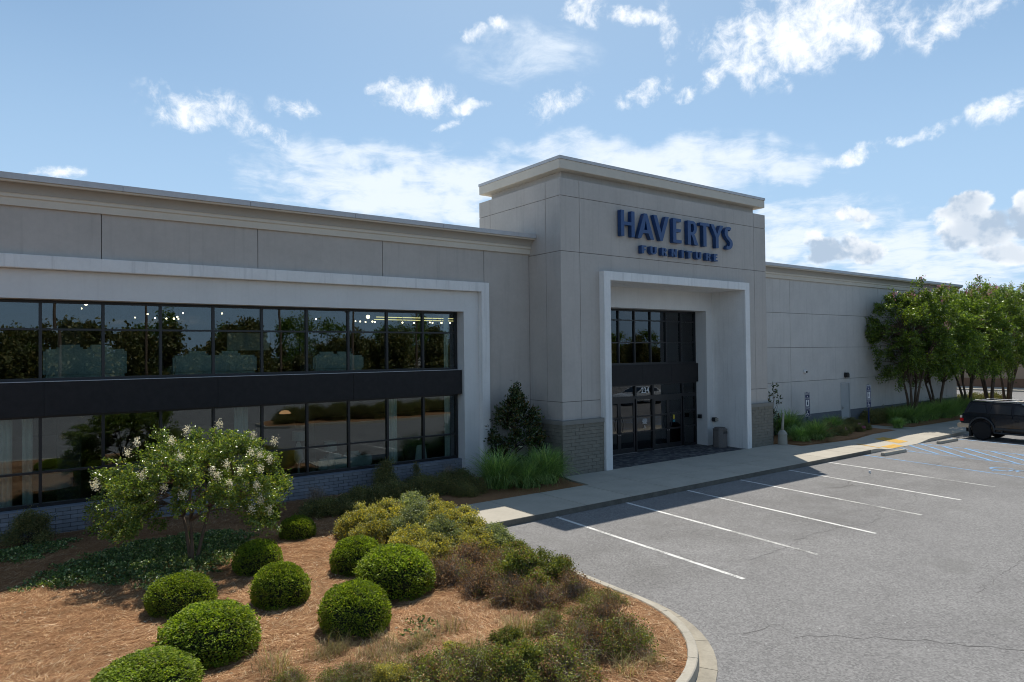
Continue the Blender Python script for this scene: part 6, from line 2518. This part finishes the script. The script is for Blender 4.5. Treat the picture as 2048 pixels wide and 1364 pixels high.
def tree_mass(seed, n_trees, leaf_n, x0, x1, y0, y1, hmin, hmax, name, mat):
    r = np.random.default_rng(seed)
    vs, fs, nb = [], [], 0
    trunks = MB()
    for k in range(n_trees):
        x = x0 + (x1 - x0) * (k + r.random()) / n_trees
        y = r.uniform(y0, y1)
        h = r.uniform(hmin, hmax)
        conic = r.random() < 0.35
        n = leaf_n
        cl = 26
        z = r.uniform(0.04, 1.0, cl)
        rad_ = (h * 0.34) * (np.sqrt(np.clip(1 - ((z - 0.5) / 0.55) ** 2, 0, 1)) if not conic else (1.05 - z))
        a = r.uniform(0, 2 * PI, cl)
        C_ = np.stack([x + np.cos(a) * rad_ * 0.8, y + np.sin(a) * rad_ * 0.8, z * h], 1)
        ci = r.integers(0, cl, n)
        P_ = C_[ci] + r.normal(size=(n, 3)) * h * 0.062
        V, F = leaves(P_, 0.42, 0.31, r)
        vs.append(V)
        fs.append(F + nb)
        nb += len(V)
        trunks.tube([(x, y, -0.1), (x, y, h * 0.8)], [h * 0.02, h * 0.006], 5)
    me = tri_mesh(name, np.concatenate(vs), np.concatenate(fs), mat)
    o = link(name, me, kind='stuff', label='belt of trees around the lot, mirrored in the windows')
    link('trunk', trunks.mesh('trunk', BARK_D), o)


tree_mass(3, 90, 3400, -60, 130, -62, -46, 4.5, 8.3, 'tree_belt', LEAF_DRK)
tree_mass(4, 46, 2500, -80, 190, -95, -78, 8.0, 12.5, 'tree_belt', LEAF_TREE)
for i, (x, y, h) in enumerate([(4.0, -40, 13), (12.5, -46, 12), (26.5, -42, 12.5), (30.5, -30.0, 10), (46, -44, 12), (64, -46, 12), (-4.0, -34, 12)]):
    e = empty('utility_pole', (x, y, 0), f'tall pole across the lot, mirrored in the windows', 'pole', 'poles across the lot')
    m = MB()
    m.tube([(0, 0, -0.1), (0, 0, h)], [0.17, 0.10], 8)
    m.build('post', WOOD, e)
    m = MB()
    m.box(-1.1, 1.1, -0.06, 0.06, h - 0.9, h - 0.75)
    m.build('crossarm', WOOD, e)

# ------------------------------------------------------------------ inside the showroom, seen through the tinted panes
LIGHTS = [(2.5, 31.67, 6.49), (2.79, 37.66, 6.65), (2.35, 33.03, 6.18), (2.63, 39.03, 6.38), (2.28, 34.32, 6.08), (5.11, 38.45, 6.31), (4.95, 33.59, 6.23), (6.08, 38.97, 6.33), (5.8, 34.21, 6.08), (5.29, 29.62, 5.86), (6.61, 34.85, 6.38), (5.6, 30.63, 5.98), (6.64, 36.07, 6.16), (7.32, 30.6, 6.16), (11.64, 33.63, 6.27), (10.89, 29.22, 5.93), (14.33, 32.89, 6.06), (12.86, 29.01, 5.85), (11.45, 25.08, 5.84), (13.48, 29.8, 5.87), (12.02, 25.9, 5.7), (14.27, 30.46, 5.91), (13.47, 26.07, 5.69), (16.26, 30.23, 5.89), (14.66, 26.44, 5.71), (17.39, 30.64, 5.95), (15.5, 27.07, 5.75), (13.78, 23.36, 5.57), (16.66, 27.46, 5.78), (22.2, 22.12, 5.74), (22.31, 22.04, 5.74), (22.55, 21.87, 5.65)]
for i, (x, y, z) in enumerate(LIGHTS):
    e = empty('showroom_lamp', (x, y, z), 'small lit lamp hanging in the upper showroom, among a scatter of the same', 'lamp', 'small lit lamps in the upper showroom')
    big_ = i in (0, 18)
    rr2 = 0.075 if big_ else 0.036
    m = MB()
    m.lathe([(rr2 * math.sin(rad(a)), -rr2 * math.cos(rad(a))) for a in range(10, 171, 20)], n=10)
    m.build('bulb', BULB, e)
    m = MB()
    m.tube([(0, 0, rr2), (0, 0, 7.3 - z)], 0.008, 4)
    m.build('cord', BLACKM, e)
for j, (x0, x1, y, z) in enumerate(((13.2, 17.5, 28.0, 6.0), (14.5, 19.5, 31.0, 6.05))):
    m = MB()
    m.box(x0, x1, y, y + 0.06, z, z + 0.03)
    o = m.build('light_rail', TUBE, label=('nearer' if j == 0 else 'farther') + ' yellowish lit ceiling rail in the upper right windows', cat='lamp')


def sofa(x, y, z, wd, lab, rz=0.0, high=0.85):
    e = empty('sofa', (x, y, z), lab, 'sofa', rz=rz)
    m = MB()
    m.box(-wd / 2, wd / 2, -0.45, 0.45, 0.10, 0.42)
    m.build('base', SOFA, e, bevel=0.04)
    m = MB()
    m.box(-wd / 2, wd / 2, -0.48, -0.22, 0.425, high)
    m.build('backrest', SOFA, e, bevel=0.06)
    for s in (-1, 1):
        m = MB()
        m.box(min(s * wd / 2, s * (wd / 2 - 0.22)), max(s * wd / 2, s * (wd / 2 - 0.22)), -0.215, 0.45, 0.425, 0.64)
        m.build('arm', SOFA, e, bevel=0.05)
    n = max(2, int(wd / 0.8))
    for k in range(n):
        cx = -wd / 2 + 0.25 + (wd - 0.5) * (k + .5) / n
        m = MB()
        m.box(cx - 0.3, cx + 0.3, -0.21, -0.02, 0.46, high + 0.12)
        m.build('cushion', SOFA, e, bevel=0.07)


sofa(8.6, 21.5, 3.45, 1.7, 'pale sofa behind the upper window nearest the middle', high=0.9)
sofa(4.9, 21.6, 3.45, 2.3, 'long pale sofa behind the upper windows left of the middle', high=0.95)
sofa(1.7, 21.9, 3.45, 1.9, 'pale sofa behind the upper windows at the left', high=1.15)
sofa(9.2, 22.4, 0.12, 1.9, 'pale sofa behind the lower windows right of the table lamp', high=0.8)
m = MB()
m.box(5.95, 7.35, 24.2, 24.26, 4.55, 5.15)
m.build('hanging_panel', CURTAIN, label='pale rectangular panel hanging behind the upper windows', cat='panel')
for (x, y, zt3, lab) in ((8.66, 22.0, 1.15, 'white table lamp with drum shade behind the lower window'), (8.11, 23.5, 1.40, 'dimmer white lamp left of the drum-shade lamp, farther inside')):
    e = empty('table_lamp', (x, y, 0.12), lab, 'lamp')
    m = MB()
    m.lathe([(0, 0), (0.20, 0), (0.20, 0.03), (0.04, 0.05), (0.04, zt3 - 0.9), (0.16, zt3 - 0.75), (0.15, zt3 - 0.45), (0.05, zt3 - 0.15), (0, zt3 - 0.15)], n=18)
    m.build('base', LAMPW, e, smooth=True)
    m = MB()
    m.lathe([(0.22, zt3 - 0.1), (0.20, zt3 + 0.22), (0.0, zt3 + 0.22), (0.0, zt3 + 0.2), (0.19, zt3 - 0.1)], n=24)
    m.build('lamp_shade', LAMPW, e)
e = empty('pendant_lamp', (7.81, 24.0, 2.35), 'small round orange-tinted lamp hanging behind the lower window', 'lamp')
m = MB()
m.lathe([(0.0, 0.10), (0.12, 0.08), (0.20, 0.0), (0.19, -0.02), (0, -0.02)], n=20)
m.build('lamp_shade', emissive('warm_shade', (1.0, 0.5, 0.25), 0.5), e)
m = MB()
m.tube([(0, 0, 0.1), (0, 0, 0.66)], 0.01, 4)
m.build('cord', BLACKM, e)


def curtain(x0, x1, y, z0, z1, lab):
    V, F = [], []
    n = max(6, int((x1 - x0) / 0.025))
    for i in range(n + 1):
        x = x0 + (x1 - x0) * i / n
        yy = y + 0.03 * math.sin(i * 1.6)
        V += [(x, yy, z0), (x, yy, z1), (x, yy + 0.012, z0), (x, yy + 0.012, z1)]
    for i in range(n):
        a, b_ = i * 4, i * 4 + 4
        F += [(a, b_, b_ + 1, a + 1), (b_ + 2, a + 2, a + 3, b_ + 3), (a + 1, b_ + 1, b_ + 3, a + 3), (a, a + 2, b_ + 2, b_)]
    F += [(0, 1, 3, 2), (n * 4, n * 4 + 2, n * 4 + 3, n * 4 + 1)]
    m = MB()
    m.add(V, F)
    m.build('curtain', CURTAIN, label=lab, cat='curtain', group='pale curtains behind the lower windows')


curtain(10.12, 10.40, 20.6, 0.2, 3.0, 'narrow pale curtain beside the armchair')
curtain(-1.2, 0.10, 20.7, 0.2, 3.0, 'wide pale curtain at the left edge')
curtain(0.30, 0.52, 20.9, 0.2, 3.0, 'narrow pale curtain next to the wide one at the left edge')
curtain(5.35, 5.75, 21.0, 0.2, 3.0, 'pale curtain behind the top of the crape myrtle')
curtain(12.15, 12.34, 20.45, 0.2, 3.0, 'thin pale curtain at the right end of the lower windows')
curtain(12.15, 12.32, 20.45, 3.5, 5.9, 'thin pale curtain at the right end of the upper windows')
e = empty('armchair', (11.7, 21.7, 0.12), 'dark armchair with a white throw behind the lower right window', 'armchair', rz=0.5)
m = MB()
m.box(-0.4, 0.4, -0.4, 0.4, 0.15, 0.42)
m.build('seat', SOFA2, e, bevel=0.05)
m = MB()
m.lathe([(0.32, 0.42), (0.42, 0.42), (0.46, 1.0), (0.38, 1.02), (0.34, 0.5)], n=20)
m.build('backrest', SOFA2, e, smooth=True)
o = MB()
o.prism([(-0.32, 0.45), (-0.22, 1.06), (0.10, 1.08), (0.18, 0.6), (0.02, 0.4)], -0.50, -0.46, 'y')
o.build('throw_blanket', CURTAIN, bevel=0.015, loc=(11.7, 21.7, 0.12), label='white throw hanging over the dark armchair', cat='blanket')
for (x, wd) in ((2.9, 0.9), (0.9, 1.1)):
    m = MB()
    m.lathe([(wd / 2, 0), (wd / 2, 0.42), (0, 0.42), (0, 0)], (x, 22.3, 0.9), 28)
    m.build('drum_shade', LAMPW, label='large pale drum shade behind the lower left windows, ' + ('right one' if x > 2 else 'left one'), cat='lamp')
